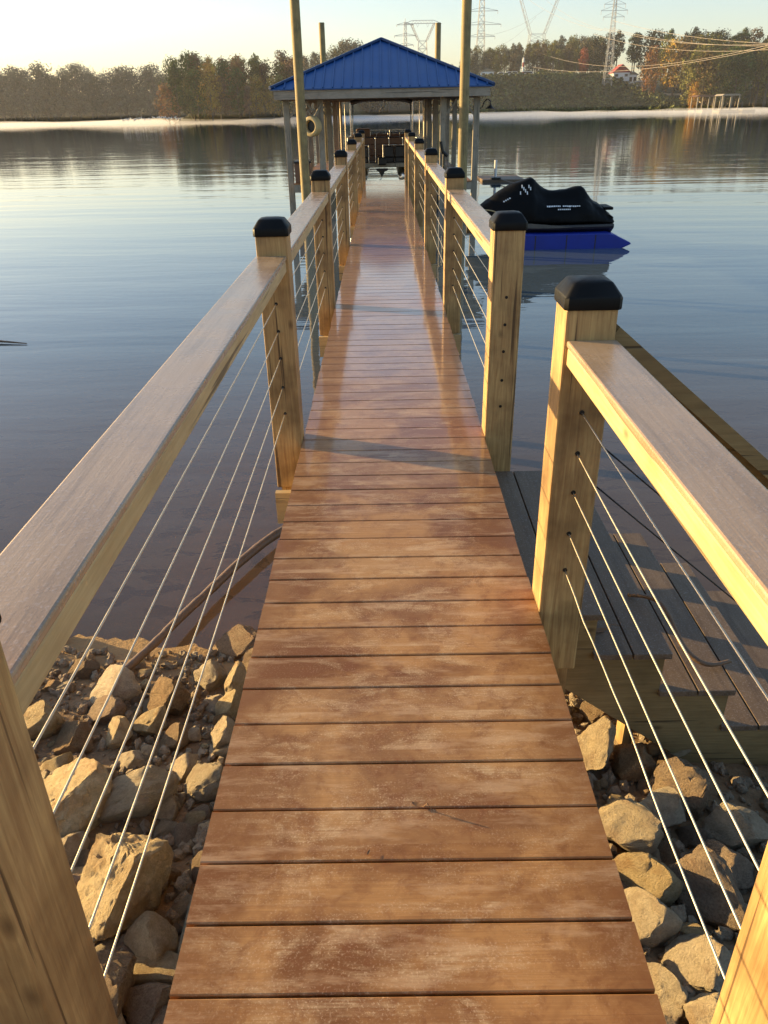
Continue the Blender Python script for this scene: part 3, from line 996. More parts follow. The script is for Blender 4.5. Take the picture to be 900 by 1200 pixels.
# ------------------------------------------------------------------ boathouse
BY0, BY1 = 24.0, 36.0
bh = thing('boathouse', 'open boathouse with bright blue hipped metal roof on grey wooden posts over the water', 'boathouse', (0, 30, WZ))
EX0, EX1, EZ, AZ = -3.12, 3.02, 2.0, 3.30
cxr = (EX0 + EX1) / 2
hw = (EX1 - EX0) / 2
A0, A1 = Vector((cxr, BY0 + hw, AZ)), Vector((cxr, BY1 - hw, AZ))
C = [Vector((EX0, BY0, EZ)), Vector((EX1, BY0, EZ)), Vector((EX1, BY1, EZ)), Vector((EX0, BY1, EZ))]
mb = MB()
th = Vector((0, 0, -.03))
faces = [(C[0], C[1], A0), (C[1], C[2], A1, A0), (C[2], C[3], A1), (C[3], C[0], A0, A1)]
for f in faces:
    n = len(f)
    vs = list(f) + [p + th for p in f]
    fs = [tuple(range(n)), tuple(range(n, 2 * n))[::-1]] + [(i, (i + 1) % n, n + (i + 1) % n, n + i) for i in range(n)]
    mb.add(vs, fs)
slope = (AZ - EZ) / hw
for fr in (0, 1):
    x = EX0 + .13
    while x < EX1 - .05:
        dd = hw - abs(x - cxr)
        y0, y1 = (BY0 - .004, BY0 + dd) if fr == 0 else (BY1 + .004, BY1 - dd)
        mb.bar((x, y0, EZ + .012), (x, y1, EZ + dd * slope + .012), .03, .05)
        x += .265
for sx in (-1, 1):
    y = BY0 + .13
    while y < BY1:
        dd = min(hw, y - BY0, BY1 - y)
        xe = EX1 if sx > 0 else EX0
        mb.bar((xe, y, EZ + .012), (xe - sx * dd, y, EZ + dd * slope + .012), .03, .05)
        y += .265
rof = mb.build('roof', M['roof'], bh)
mb = MB()
for a, b in ((C[0], A0), (C[1], A0), (C[2], A1), (C[3], A1), (A0, A1)):
    mb.tube([a + Vector((0, 0, .02)), b + Vector((0, 0, .035))], .055, 6)
mb.build('ridge_cap', simple('dark_blue_ridge', (0.008, 0.03, 0.10), 0.4), rof)
fz0, fz1 = 1.745, 1.965
MB().box(EX0 + .09, EX1 - .09, BY0 + .06, BY0 + .11, fz0, fz1).build('fascia', M['beamwood'], bh)
MB().box(EX0 + .09, EX1 - .09, BY1 - .11, BY1 - .06, fz0, fz1).build('fascia', M['beamwood'], bh)
for x in (EX0 + .09, EX1 - .14):
    MB().box(x, x + .05, BY0 + .112, BY1 - .112, fz0, fz1).build('fascia', M['beamwood'], bh)
PX = (-2.76, -1.80, 1.68, 2.62)
PYS = (24.55, 28.3, 32.0, 35.5)
for yy in PYS:
    for k, x in enumerate(PX):
        MB().box(x - .085, x + .085, yy - .07, yy + .07, -2.6, fz0 - .002, .006).build('post', M['greywood'], bh)
    MB().box(EX0 + .142, EX1 - .142, yy - .118, yy - .072, fz0 + .012, fz1 - .03).build('cross_beam', M['beamwood'], bh)
for yy in PYS:
    for xa, s in ((-2.76, 1), (-1.80, -1), (1.68, 1), (2.62, -1)):
        MB().bar((xa + s * .085, yy - .01, 1.30), (xa + s * .44, yy - .01, 1.74), .09, .05).build('brace', M['greywood'], bh)
for x in PX:
    for i, yy in enumerate(PYS[:-1]):
        MB().bar((x, yy + .072, 1.33), (x, yy + .50, 1.742), .05, .09).build('brace', M['greywood'], bh)
for a, b in ((-2.66, -1.9), (1.78, 2.52)):
    mb = MB()
    y = 24.3
    while y < 36:
        mb.box(a, b, y, y + .138, -.45, -.42)
        y += .144
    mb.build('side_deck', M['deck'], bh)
    MB().box(a, b, 24.3, 36, -.66, -.455).build('deck_frame', M['greywood'], bh)

# four tall pilings
def piling(x, y, r, zt, lab):
    mb = MB()
    pts, rr = [], []
    for i in range(14):
        t = i / 13
        pts.append((x + .012 * noise.noise(Vector((t * 4, x, y))), y, -4.2 + (zt + 4.2) * t))
        rr.append(r * (1.06 - .12 * t) * (1 + .02 * noise.noise(Vector((t * 9, y, x)))))
    o = mb.tube(pts, rr, 18).build('piling', M['pile'], None, 'angle')
    tag(o, lab, 'piling', 'tall pilings around the boathouse')


piling(-2.155, 22.5, .125, 6.2, 'tall round piling in front of the boathouse roof on the left')
piling(2.075, 22.5, .125, 6.2, 'tall round piling in front of the boathouse roof on the right')
piling(-2.48, 37.0, .125, 4.63, 'shorter-looking piling top rising behind the left slope of the blue roof')
piling(2.28, 37.0, .125, 4.54, 'shorter-looking piling top rising behind the right slope of the blue roof')

# barn lamp on the right corner post
lm = thing('barn_light', 'black gooseneck barn lamp on the outer right boathouse post', 'lamp', (2.71, 24.5, 1.5))
sp = smooth_pts([(2.708, 24.5, 1.45), (2.76, 24.46, 1.46), (2.82, 24.40, 1.60), (2.90, 24.37, 1.66), (2.97, 24.35, 1.62), (2.985, 24.35, 1.55)])
MB().tube(sp, .013, 8).build('arm', M['black'], lm, True)
rings = []
for r_, z in ((.022, 1.555), (.03, 1.52), (.055, 1.49), (.085, 1.455), (.135, 1.435), (.14, 1.425)):
    rings.append([(2.985 + r_ * math.cos(t * PI / 8), 24.35 + r_ * math.sin(t * PI / 8), z) for t in range(16)])
MB().rings(rings).build('lamp_shade', M['black'], lm, True)

# round tan ring hung on the left posts
rg = thing('hanging_ring', 'round tan drum with a dark open mouth hung among the left boathouse posts', 'drum', (-2.02, 24.3, 1.07))
q = Vector((-.55, -1, 0)).normalized()
X = q.cross(Vector((0, 0, 1))).normalized()
Z = Vector((0, 0, 1))
cc = Vector((-2.03, 24.25, 1.07))
rings = []
for r_, d in ((.10, -.11), (.22, -.115), (.255, -.10), (.265, 0), (.255, .10), (.235, .115), (.175, .115), (.155, .095), (.15, -.06), (.02, -.065)):
    rings.append([cc + q * d + (X * math.cos(t * PI / 14) + Z * math.sin(t * PI / 14)) * r_ for t in range(28)])
MB().rings(rings).build('shell', M['tan'], rg, 'angle')
rings = []
for r_, d in ((.148, .0), (.14, .02), (.01, .022)):
    rings.append([cc + q * d + (X * math.cos(t * PI / 14) + Z * math.sin(t * PI / 14)) * r_ for t in range(28)])
MB().rings(rings).build('mouth', M['black'], rg, 'angle')  # black disc imitates the shade inside the open drum
MB().tube(smooth_pts([cc + Vector((0, .0, .26)), cc + Vector((-.1, .05, .40)), cc + Vector((.12, .12, .40)), cc + Vector((.02, .0, .26))]), .014, 6).build('rope', M['greywood'], rg, True)
MB().bar(cc + Vector((.05, .1, .2)), cc + Vector((.26, .22, .56)), .05, .06).build('hanger', M['greywood'], rg)

bx = thing('dock_box', 'dark brown storage box standing on the left side deck of the boathouse', 'box', (-2.38, 24.9, -.42))
MB().box(-2.62, -2.16, 24.4, 25.3, -.418, .12, .015).build('body', M['brown'], bx)
MB().box(-2.65, -2.13, 24.37, 25.33, .122, .17, .015).build('lid', M['darkvinyl'], bx)
# rod holder on the right rail
rh = thing('rod_holder', 'small dark angled rod holder on the right side deck post', 'holder', (1.68, 24.3, .0))
MB().tube([(1.70, 24.35, -.42), (1.70, 24.35, .30)], .03, 8).build('stem', M['black'], rh)
MB().tube([(1.60, 24.30, .62), (1.66, 24.33, .36), (1.80, 24.4, .24)], [.05, .055, .05], 8).build('tube', M['black'], rh)

# ------------------------------------------------------------------ pontoon boat on its lift
pb = thing('pontoon_boat', 'brown pontoon boat with dark canopy hanging on a lift inside the boathouse', 'boat', (-.06, 31, -.2))
bx0, bx1, by0, by1 = -1.25, 1.10, 28.4, 34.6
MB().box(bx0, bx1, by0, by1, -.28, -.15, .02).build('deck', M['greywood'], pb)
for x in (-.85, .72):
    rr, pts = [], []
    for i in range(12):
        t = i / 11
        pts.append((x, by0 - .1 + t * (by1 - by0 + .3), -.56 + .2 * max(0, t - .85)))
        rr.append(.27 * min(1, .55 + 6 * t, .2 + 5 * (1 - t)))
    MB().tube(pts, rr, 16).build('pontoon', M['steel'], pb, True)
for a, b, c, d, nm in ((bx0, bx1, by0 + .7, by0 + .74, 'rear_panel'), (bx0, bx0 + .04, by0 + .75, by1 - .1, 'side_panel'), (bx1 - .04, bx1, by0 + .75, by1 - .1, 'side_panel'), (bx0, bx1, by1 - .1, by1 - .06, 'front_panel')):
    mb = MB()
    for k, z in enumerate((-.12, .06, .24, .42)):
        mb.box(a, b, c, d, z, z + (.165 if k % 2 else .155))
    pn = mb.build(nm, M['brown'], pb)
    mb = MB()
    if b - a > d - c:
        xs_ = lin(a, b, 6)
        for x in xs_:
            mb.tube([(x, c - .02, -.15), (x, c - .02, .62)], .016, 6)
        mb.tube([(a, c - .02, .62), (b, c - .02, .62)], .02, 6)
    else:
        for y in lin(c, d, 6):
            mb.tube([((a + b) / 2, y, -.15), ((a + b) / 2, y, .62)], .016, 6)
        mb.tube([((a + b) / 2, c, .62), ((a + b) / 2, d, .62)], .02, 6)
    mb.build('rail_tube', M['steel'], pn)
for x in (-.72, .14, .52):
    s = MB().box(x - .16, x + .16, by0 + .22, by0 + .55, -.15, .02, .03).box(x - .16, x + .16, by0 + .18, by0 + .26, .02, .36, .03).build('seat', M['darkvinyl'], pb)
    MB().tube([(x - .19, by0 + .16, -.14), (x - .19, by0 + .16, .40), (x + .19, by0 + .16, .40), (x + .19, by0 + .16, -.14)], .014, 6).build('seat_frame', M['steel'], s)
MB().box(-1.0, -.50, 30.6, 31.3, -.15, .86, .04).build('console', M['brown'], pb)
MB().box(-.98, .95, 33.2, 33.8, -.15, .30, .05).build('bench', M['brown'], pb)
MB().tube([(-.5, 31.0, .62), (-.5, 31, .80), (.92, 31, .80), (.92, 31, .62)], .014, 6).tube([(.2, 31, .8), (.2, 31, .55)], .012, 6).build('grab_rail', M['steel'], pb)
vs, fs = [], []
NX, NY = 12, 10
for j in range(NY):
    for i in range(NX):
        u, v = i / (NX - 1), j / (NY - 1)
        vs.append((bx0 + .12 + u * (bx1 - bx0 - .24), 29.2 + v * 2.6, 1.69 + .10 * (1 - (2 * u - 1) ** 4) + .03 * math.cos(v * PI * 4)))
for j in range(NY - 1):
    for i in range(NX - 1):
        k = j * NX + i
        fs.append((k, k + 1, k + NX + 1, k + NX))
cn = MB().add(vs, fs).build('canopy', M['canvas'], pb, True)
sd = cn.modifiers.new('thickness', 'SOLIDIFY')
sd.thickness = .05
for x in (bx0 + .12, bx1 - .12):
    for ya, yb in ((29.25, 29.6), (31.75, 30.4)):
        MB().tube([(x, ya, 1.68), (x, ya * .6 + yb * .4, 1.1), (x, yb, .62)], .02, 8).build('canopy_pole', M['steel'], pb)
om = MB().box(-.22, .06, by0 - .22, by0 + .12, -.2, .04, .04).build('outboard_motor', M['black'], pb)
MB().prism([(-.28, -.30), (.10, -.30), (.10, -.36), (.0, -.40), (-.07, -.52), (-.10, -.58), (-.14, -.50), (-.20, -.40), (-.28, -.36)], 'y', by0 - .16, by0 - .06).build('skeg', M['black'], om)
MB().tube(smooth_pts([(-.10, by0 - .11, -.58), (-.14, by0 - .11, -.64), (-.17, by0 - .11, -.66), (-.18, by0 - .11, -.72)]), .016, 6).build('drain_hose', M['white'], om, True)
# white pennant cord under the canopy edge
pc = smooth_pts([(.0, 29.15, 1.74), (.03, 29.15, 1.62), (-.02, 29.15, 1.55), (-.10, 29.15, 1.44), (-.14, 29.15, 1.38)])
tag(MB().tube(pc, [.02 + .012 * math.sin(i * .4) for i in range(len(pc))], 6).build('white_pennant', M['white'], None, True), 'short white pennant hanging under the front edge of the dark canopy', 'pennant')
lf = thing('boat_lift', 'steel cradle lift carrying the pontoon boat inside the boathouse', 'boat lift', (-.06, 31, -.9))
for yy in (29.6, 33.2):
    MB().box(-1.55, 1.42, yy - .05, yy + .05, -.93, -.835).build('cradle_beam', M['steel'], lf)
    for x in (-1.5, 1.37):
        MB().tube([(x, yy, -.85), (x, yy, fz0)], .008, 6).build('lift_cable', M['cable'], lf)

# ------------------------------------------------------------------ jet ski under its cover, on the blue float
JY = 17.6
js = thing('jet_ski', 'jet ski under a black fitted cover, parked on a blue float right of the walkway', 'jet ski', (3.3, JY, -.9))
ST = [(1.72, -.60, .10, .05), (1.86, -.50, .22, .10), (2.06, -.37, .33, .15), (2.39, -.10, .46, .20), (2.80, .08, .54, .22), (3.02, .15, .56, .21), (3.10, .145, .57, .19), (3.20, .03, .58, .17),
      (3.37, -.12, .59, .17), (3.55, -.125, .59, .17), (3.75, -.105, .59, .17), (3.98, -.05, .58, .18), (4.12, -.035, .57, .18), (4.23, -.085, .56, .18), (4.34, -.26, .54, .20), (4.42, -.34, .52, .22), (4.58, -.41, .50, .26), (4.74, -.55, .46, .30), (4.84, -.63, .42, .30)]
rings = []
for x, zt, w, tw in ST:
    zb = -.74 + (.10 if x < 1.9 else 0)
    h = zt - zb
    half = [(w * .96, zb), (w, zb + .06 * min(1, h)), (w * .97, zb + .30 * h), (w * .80, zb + .52 * h), (tw * 1.45, zb + .72 * h), (tw * 1.08, zb + .90 * h), (tw * .70, zt - .012), (tw * .25, zt)]
    ring = [(x, JY - a, b) for a, b in half] + [(x, JY + a, b) for a, b in half[::-1]]
    rings.append(ring)
cov = MB().rings(rings).build('cover', M['cover'], js, True)
ss = cov.modifiers.new('soft', 'SUBSURF')
ss.levels = ss.render_levels = 2
tx = bpy.data.textures.new('wrinkles', 'CLOUDS')
tx.noise_scale = .30
dm = cov.modifiers.new('wrinkle', 'DISPLACE')
dm.texture, dm.strength, dm.texture_coords = tx, .075, 'LOCAL'
rings = []
for x, w in ((1.74, .10), (1.9, .25), (2.1, .36), (2.5, .50), (3.0, .585), (3.6, .605), (4.2, .59), (4.6, .54), (4.79, .50)):
    rings.append([(x, JY - w, -.75), (x, JY - w - .015, -.79), (x, JY - w, -.83), (x, JY - w * .6, -.95), (x, JY + w * .6, -.95), (x, JY + w, -.83), (x, JY + w + .015, -.79), (x, JY + w, -.75)])
MB().rings(rings).build('hull', M['darkvinyl'], js, 'angle')
MB().prism([(2.55, -.735), (3.0, -.70), (3.5, -.745), (3.9, -.79), (3.6, -.80), (3.2, -.80), (2.8, -.79)], 'y', JY - .632, JY - .622).build('trim_panel', M['rubber'], js)
MB().box(4.60, 4.80, JY - .3, JY + .3, -.50, -.44, .02).build('boarding_step', M['cover'], js)
MB().tube(smooth_pts([(2.02, JY - .38, -.44), (2.2, JY - .45, -.45), (2.36, JY - .48, -.50)]), .012, 6).build('tie_strap', M['tan'], js)


def on_side(x, z, out=.02):
    """y of the near side of the cover at x, z"""
    for i in range(len(ST) - 1):
        if ST[i][0] <= x <= ST[i + 1][0]:
            t = (x - ST[i][0]) / (ST[i + 1][0] - ST[i][0])
            zt, w, tw = [ST[i][k] + (ST[i + 1][k] - ST[i][k]) * t for k in (1, 2, 3)]
            break
    zb = -.74
    u = (z - zb) / (zt - zb)
    P = [(0, .96 * w), (.06, w), (.30, .97 * w), (.52, .80 * w), (.72, tw * 1.45), (.9, tw * 1.08), (1, tw * .5)]
    for (a, p), (b, q_) in zip(P[:-1], P[1:]):
        if a <= u <= b:
            return JY - (p + (q_ - p) * (u - a) / (b - a)) - out
    return JY - tw - out


mb = MB()
rl_ = random.Random(3)


def mark(mb, x0, x1, z0, z1):
    mb.add([(x0, on_side(x0, z0, .035), z0), (x1, on_side(x1, z0, .035), z0), (x1, on_side(x1, z1, .035), z1), (x0, on_side(x0, z1, .035), z1)], [(0, 1, 2, 3)])


x = 3.36
while x < 4.05:
    w = rl_.uniform(.022, .036)
    if rl_.random() > .12:
        mark(mb, x, x + w, -.405 + .01 * rl_.random(), -.378)
    x += w + .010
x = 3.58
while x < 3.84:
    w = rl_.uniform(.02, .03)
    mark(mb, x, x + w, -.455, -.435)
    x += w + .012
for k in range(7):       # pale emblem on the windscreen side
    a = 2.80 + .035 * k
    mark(mb, a, a + .022, -.16 + .04 * ((k * 3) % 4), -.10 + .04 * ((k * 3) % 4))
for k in range(4):
    a = 2.46 + .04 * k
    mark(mb, a, a + .028, -.30 + .02 * k, -.275 + .02 * k)
mb.build('lettering', M['white'], js)
fl = thing('drive_on_float', 'bright blue wedge-ended float carrying the covered jet ski', 'float', (3.4, JY, WZ))
prof = [(2.75, -.90), (4.62, -.90), (4.75, -.93), (5.10, -1.09), (5.12, -1.12), (4.9, -1.22), (4.7, -1.36), (2.75, -1.36), (2.62, -1.15)]
mb = MB()
for a, b in ((JY - .78, JY - .18), (JY + .18, JY + .78)):
    mb.prism(prof, 'y', a, b)
fb = mb.build('float_body', M['blue'], fl)
bv = fb.modifiers.new('round', 'BEVEL')
bv.width, bv.segments = .05, 3
MB().box(2.8, 4.6, JY - .179, JY + .179, -1.25, -.965).build('keel_tray', M['darkvinyl'], fl)
mb = MB()
for x in (3.1, 3.75, 4.35):
    mb.box(x, x + .02, JY - .785, JY - .775, -1.3, -.92)
mb.build('seam', M['darkvinyl'], fl)
# low grey dock beyond the jet ski with white post
fd = thing('floating_dock', 'low pale floating dock behind the jet ski with a thin white mooring post', 'floating dock', (4.2, 34.5, WZ))
MB().box(3.9, 5.6, 33.2, 35.4, WZ - .1, WZ + .10, .03).build('deck', M['tread'], fd)
MB().box(4.25, 4.62, 33.2, 33.7, WZ + .101, WZ + .18, .02).build('cleat_block', M['black'], fd)
MB().tube([(4.42, 33.45, WZ + .18), (4.42, 33.45, WZ + .80)], .055, 10).build('mooring_post', M['white'], fd)
pl = smooth_pts([(4.5, 33.4, WZ + .12), (5.2, 30, WZ + .06), (5.3, 26, WZ + .05), (4.9, 21, WZ + .10), (4.4, 18.5, WZ + .2)])
tag(MB().tube(pl, .02, 6).build('mooring_line', M['black'], None, True), 'dark mooring line floating between the low dock and the jet ski float', 'rope')

# ------------------------------------------------------------------ trees
def tree_proto(kind, seed):
    rnd = random.Random(seed)
    if kind == 'pine':
        H, R0, base = 20.0, 3.0, .48
    elif kind == 'slim':
        H, R0, base = 18.0, 3.2, .22
    else:
        H, R0, base = 17.0, 5.4, .16
    tr = MB()
    pts = [(0, 0, -1.5)]
    for i in range(1, 9):
        t = i / 8
        pts.append((.5 * noise.noise(Vector((t * 2, seed, 0))), .5 * noise.noise(Vector((t * 2, seed, 9))), H * .93 * t))
    tr.tube(pts, [.34 * (1 - .85 * i / 8) + .03 for i in range(9)], 6)
    cl = []
    nl = 26 if kind != 'pine' else 20
    for i in range(nl):
        t = (i + .5) / nl
        z = H * (base + (1 - base) * t * .96)
        if kind == 'pine':
            w = R0 * (.45 + .9 * math.sin(PI * min(1, t * .8 + .22)))
        elif kind == 'slim':
            w = R0 * (1.0 - .75 * t ** 1.6) + .3
        else:
            w = R0 * (math.sin(PI * (t * .80 + .16)) ** .75)
        a = i * 2.4 + rnd.uniform(-.5, .5)
        rad = w * rnd.uniform(.35, .82)
        p = Vector((math.cos(a) * rad, math.sin(a) * rad, z + rnd.uniform(-.6, .6)))
        cl.append((p, rnd.uniform(.9, 1.9) * (R0 / 4.4 + .25)))
        b0 = Vector((0, 0, max(H * base * .8, z - rad * .8)))
        tr.tube([b0, (b0 + p) / 2 + Vector((0, 0, .25)), p], [.11, .07, .03], 4, False)
    cr = MB()
    per = 95 if kind != 'pine' else 84
    for p, r in cl:
        for _ in range(per):
            d = Vector((rnd.gauss(0, 1), rnd.gauss(0, 1), rnd.gauss(0, .8))).normalized()
            q = p + d * r * rnd.uniform(.6, 1.15)
            s = rnd.uniform(.17, .40)
            n = (d * 1.25 + Vector((rnd.uniform(-.8, .8), rnd.uniform(-.8, .8), rnd.uniform(-.5, .9)))).normalized()
            u = n.cross(Vector((rnd.uniform(-1, 1), rnd.uniform(-1, 1), rnd.uniform(-1, 1)))).normalized()
            v = n.cross(u)
            cr.add([q - u * s, q - v * s * .7, q + u * s, q + v * s * .7], [(0, 1, 2, 3)])
    return H, tr.mesh('trunk', M['trunk']), cr.mesh('crown', M['leaf'])


PRO = {k: [tree_proto(k, 10 * j + i) for i in range(n)] for j, (k, n) in enumerate((('broad', 4), ('slim', 2), ('pine', 3)))}


def tree(kind, x, y, h, col, lab, grp, cat='tree', wide=1.0):
    H, tm, cm = R.choice(PRO[kind])
    s = h / H
    t = thing('pine_tree' if kind == 'pine' else 'autumn_tree', lab, cat, (x, y, hill_z(x, y)), grp)
    t.rotation_euler = (0, 0, R.uniform(0, 6.28))
    t.scale = (s * wide * R.uniform(.9, 1.12),) * 2 + (s,)
    a = bpy.data.objects.new('trunk', tm)
    b = bpy.data.objects.new('crown', cm)
    for o in (a, b):
        COL.objects.link(o)
        o.parent = t
    k = R.uniform(.8, 1.2)
    b.color = (col[0] * k, col[1] * k, col[2] * k, 1)


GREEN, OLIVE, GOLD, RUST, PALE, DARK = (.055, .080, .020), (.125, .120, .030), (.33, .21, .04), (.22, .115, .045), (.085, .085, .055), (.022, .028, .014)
WINE = (.13, .075, .045)


def top_z(px, py, y):
    return at(px, py, y).z


# left promontory, front rows
for px in range(134, 352, 13):
    for row in range(3):
        y = 270 + row * 10 + R.uniform(-3, 3)
        p = at(px + R.uniform(-6, 6), 130, y)
        if p.x < -68 + row * 1.5:
            continue
        tp = 62 - 6 * math.exp(-((px - 195) / 40) ** 2) + 8 * noise.noise(Vector((px * .07, row, 0))) + (8 if px < 150 else 0) + (6 - 3 * row)
        h = max(8, top_z(px, tp, y) - hill_z(p.x, y)) * (R.uniform(.84, 1.04) if row else R.uniform(.55, .92))
        col = R.choice([OLIVE, OLIVE, GREEN, RUST, GOLD, WINE, OLIVE, GREEN, RUST])
        nm = {OLIVE: 'olive green', GREEN: 'dark green', RUST: 'rust brown', GOLD: 'golden', WINE: 'reddish'}[col]
        tree(R.choice(['broad', 'broad', 'slim']), p.x, y, h, col, nm + ' tree in the sunlit clump across the water left of the boathouse', nm + ' trees of the left clump', wide=.95)
# hazy shore further left, haze put into the paler crown colours
for px in range(-60, 215, 11):
    for row in range(2):
        y = 415 + row * 16 + R.uniform(-4, 4)
        p = at(px + R.uniform(-5, 5), 130, y)
        h = top_z(px, 78 + 4 * noise.noise(Vector((px * .05, 3 + row, 0))), y) - hill_z(p.x, y)
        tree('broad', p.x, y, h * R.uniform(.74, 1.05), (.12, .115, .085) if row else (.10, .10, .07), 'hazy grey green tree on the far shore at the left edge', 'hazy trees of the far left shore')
# mid distance behind the boathouse
for px in range(336, 560, 12):
    for row in range(2):
        y = 404 + row * 14 + R.uniform(-4, 4)
        p = at(px, 130, y)
        py = 62 - 16 * math.exp(-((px - 415) / 26) ** 2) + (4 if px < 360 else 0) + 12 * sstep(440, 520, px)
        h = (top_z(px, py, y) - hill_z(p.x, y)) * R.uniform(.85, 1)
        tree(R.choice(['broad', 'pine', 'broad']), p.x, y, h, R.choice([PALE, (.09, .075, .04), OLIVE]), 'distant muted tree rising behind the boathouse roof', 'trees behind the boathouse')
# on the bench above the right bank
for px in range(545, 705, 7):
    for row in range(3):
        y = 384 + row * 16 + R.uniform(-5, 5)
        p = at(px + R.uniform(-4, 4), 100, y)
        tp = 54 + (9 if row == 0 else 0) - 14 * sstep(560, 690, px) + 5 * noise.noise(Vector((px * .11, row, 4)))
        h = (top_z(px, tp, y) - hill_z(p.x, y)) * R.uniform(.82, 1)
        col = R.choice([OLIVE, PALE, (.11, .085, .04), OLIVE])
        tree(R.choice(['pine', 'pine', 'broad']), p.x, y, h, col, 'tall thin tree on the hilltop right of the boathouse', 'trees on the right hilltop', wide=.9)
# right woods coming down to the water
for px in range(696, 985, 12):
    for row in range(4):
        y = (352, 338, 318, 306)[row] + R.uniform(-4, 4)
        if px < 770:
            if row > 0:
                continue
            y += 24
        if px < 812 and row > 1:
            continue
        p = at(px + R.uniform(-5, 5), 110, y)
        tp = 33 + 5 * noise.noise(Vector((px * .035, 1, 0))) + 4 * noise.noise(Vector((px * .2, row, 0))) + row * 7 + (8 if px < 712 else 0)
        h = max(7, (top_z(px, tp, y) - hill_z(p.x, y)) * R.uniform(.86, 1))
        if 768 < px < 850 and row > 0:
            col, nm = R.choice([(GOLD, 'golden'), (OLIVE, 'olive'), (OLIVE, 'olive'), (.13, .085, .03, 'x')[:3] and ((.13, .085, .03), 'rusty')])
        else:
            col, nm = R.choice([(DARK, 'dark'), (GREEN, 'green'), (DARK, 'dark'), (OLIVE if row else (.11, .075, .03), 'brownish')])
        tree(R.choice(['broad', 'broad', 'pine']), p.x, y, h, col, nm + ' tree in the tall woods on the right shore', nm + ' trees of the right woods')
for px, py0, py1, col, lab, y in ((812, 97, 122, (.42, .23, .03), 'small bright yellow tree at the foot of the right woods', 300), (763, 55, 90, (.24, .12, .04), 'orange tree at the left corner of the right woods', 330),
                                  (684, 57, 74, (.26, .07, .04), 'small red tree on the right hilltop', 372)):
    p = at(px, py1, y)
    tree('broad', p.x, y, max(5, top_z(px, py0, y) - hill_z(p.x, y)), col, lab, None, wide=.8)

# light track down the bank
pp = [at(733, 86, 352), at(752, 94, 346), at(772, 99, 341), at(796, 104, 336), at(812, 112, 328), at(822, 121, 318)]
pp = [Vector((p.x, p.y, hill_z(p.x, p.y) + .5)) for p in smooth_pts(pp, 5)]
# brush on the bank
mbr = MB()
for _ in range(15000):
    px = R.uniform(15, 118)
    d = R.uniform(1, 42)
    y = shore_y(px) + d
    if any(abs(px - q.x) < 2.2 and -7 < y - q.y < 1.5 for q in pp):
        continue
    z = hill_z(px, y)
    s = R.uniform(.25, .75)
    lump = max(0, noise.noise(Vector((px * .18, y * .18, 5)))) * 2.6
    c = Vector((px, y, z + R.uniform(0, .4 + lump)))
    n = Vector((R.gauss(0, 1), R.gauss(-.4, 1), R.gauss(.5, 1))).normalized()
    u = n.cross(Vector((R.uniform(-1, 1), R.uniform(-1, 1), R.uniform(-1, 1)))).normalized()
    v = n.cross(u)
    mbr.add([c - u * s, c - v * s * .7, c + u * s, c + v * s * .7], [(0, 1, 2, 3)])
br = mbr.build('brush', M['leaf'])
br.color = (.080, .088, .032, 1)
tag(br, 'dark tangled brush covering the steep bank on the far right shore', 'brush', kind='stuff')

mb = MB()
vs, fs = [], []
for i, p in enumerate(pp):
    vs += [p + Vector((0, -.8, -.3)), p + Vector((0, .9, .45))]
    if i:
        k = 2 * i
        fs.append((k - 2, k, k + 1, k - 1))
tag(mb.add(vs, fs).build('path', M['path']), kind='structure')


# ------------------------------------------------------------------ transmission towers, lines, hilltop buildings
def tower_label(lab, base):
    return thing('transmission_tower', lab, 'pylon', base, 'power line towers')


def lattice(mb, w0, w1, z0, z1, n, c, r=.14):
    """square tapering lattice"""
    prev = None
    for i in range(n + 1):
        t = i / n
        w = w0 + (w1 - w0) * t
        z = z0 + (z1 - z0) * t
        q = [Vector((c[0] + sx * w, c[1] + sy * w, z)) for sx, sy in ((-1, -1), (1, -1), (1, 1), (-1, 1))]
        if prev:
            for k in range(4):
                mb.tube([prev[k], q[k]], r, 4)
                mb.tube([prev[k], q[(k + 1) % 4]], r * .6, 3)
                mb.tube([prev[(k + 1) % 4], q[k]], r * .6, 3)
                mb.tube([q[k], q[(k + 1) % 4]], r * .6, 3)
        prev = q


def tower_mast(px, Y, pyb, pyt, arms, lab, wb, wt, r=.12):
    b, t = at(px, pyb, Y), at(px, pyt, Y)
    zg = min(b.z, hill_z(b.x, min(Y, 700)))
    root = tower_label(lab, (b.x, Y, zg))
    mb = MB()
    lattice(mb, wb, wt, zg, t.z, 12, (b.x, Y), r)
    mb.tube([(b.x, Y, t.z), (b.x, Y, t.z + 2.5)], r, 4)
    mb.build('mast', M['galv'], root)
    for py, hw in arms:
        z = at(px, py, Y).z
        m2 = MB()
        for s in (-1, 1):
            m2.tube([(b.x, Y, z), (b.x + s * hw, Y, z)], r * .9, 4)
            m2.tube([(b.x, Y, z + 1.6), (b.x + s * hw, Y, z + .1)], r * .7, 4)
            m2.tube([(b.x + s * hw, Y, z), (b.x + s * hw, Y, z - 1.3)], r * .9, 4)
        m2.build('crossarm', M['galv'], root)


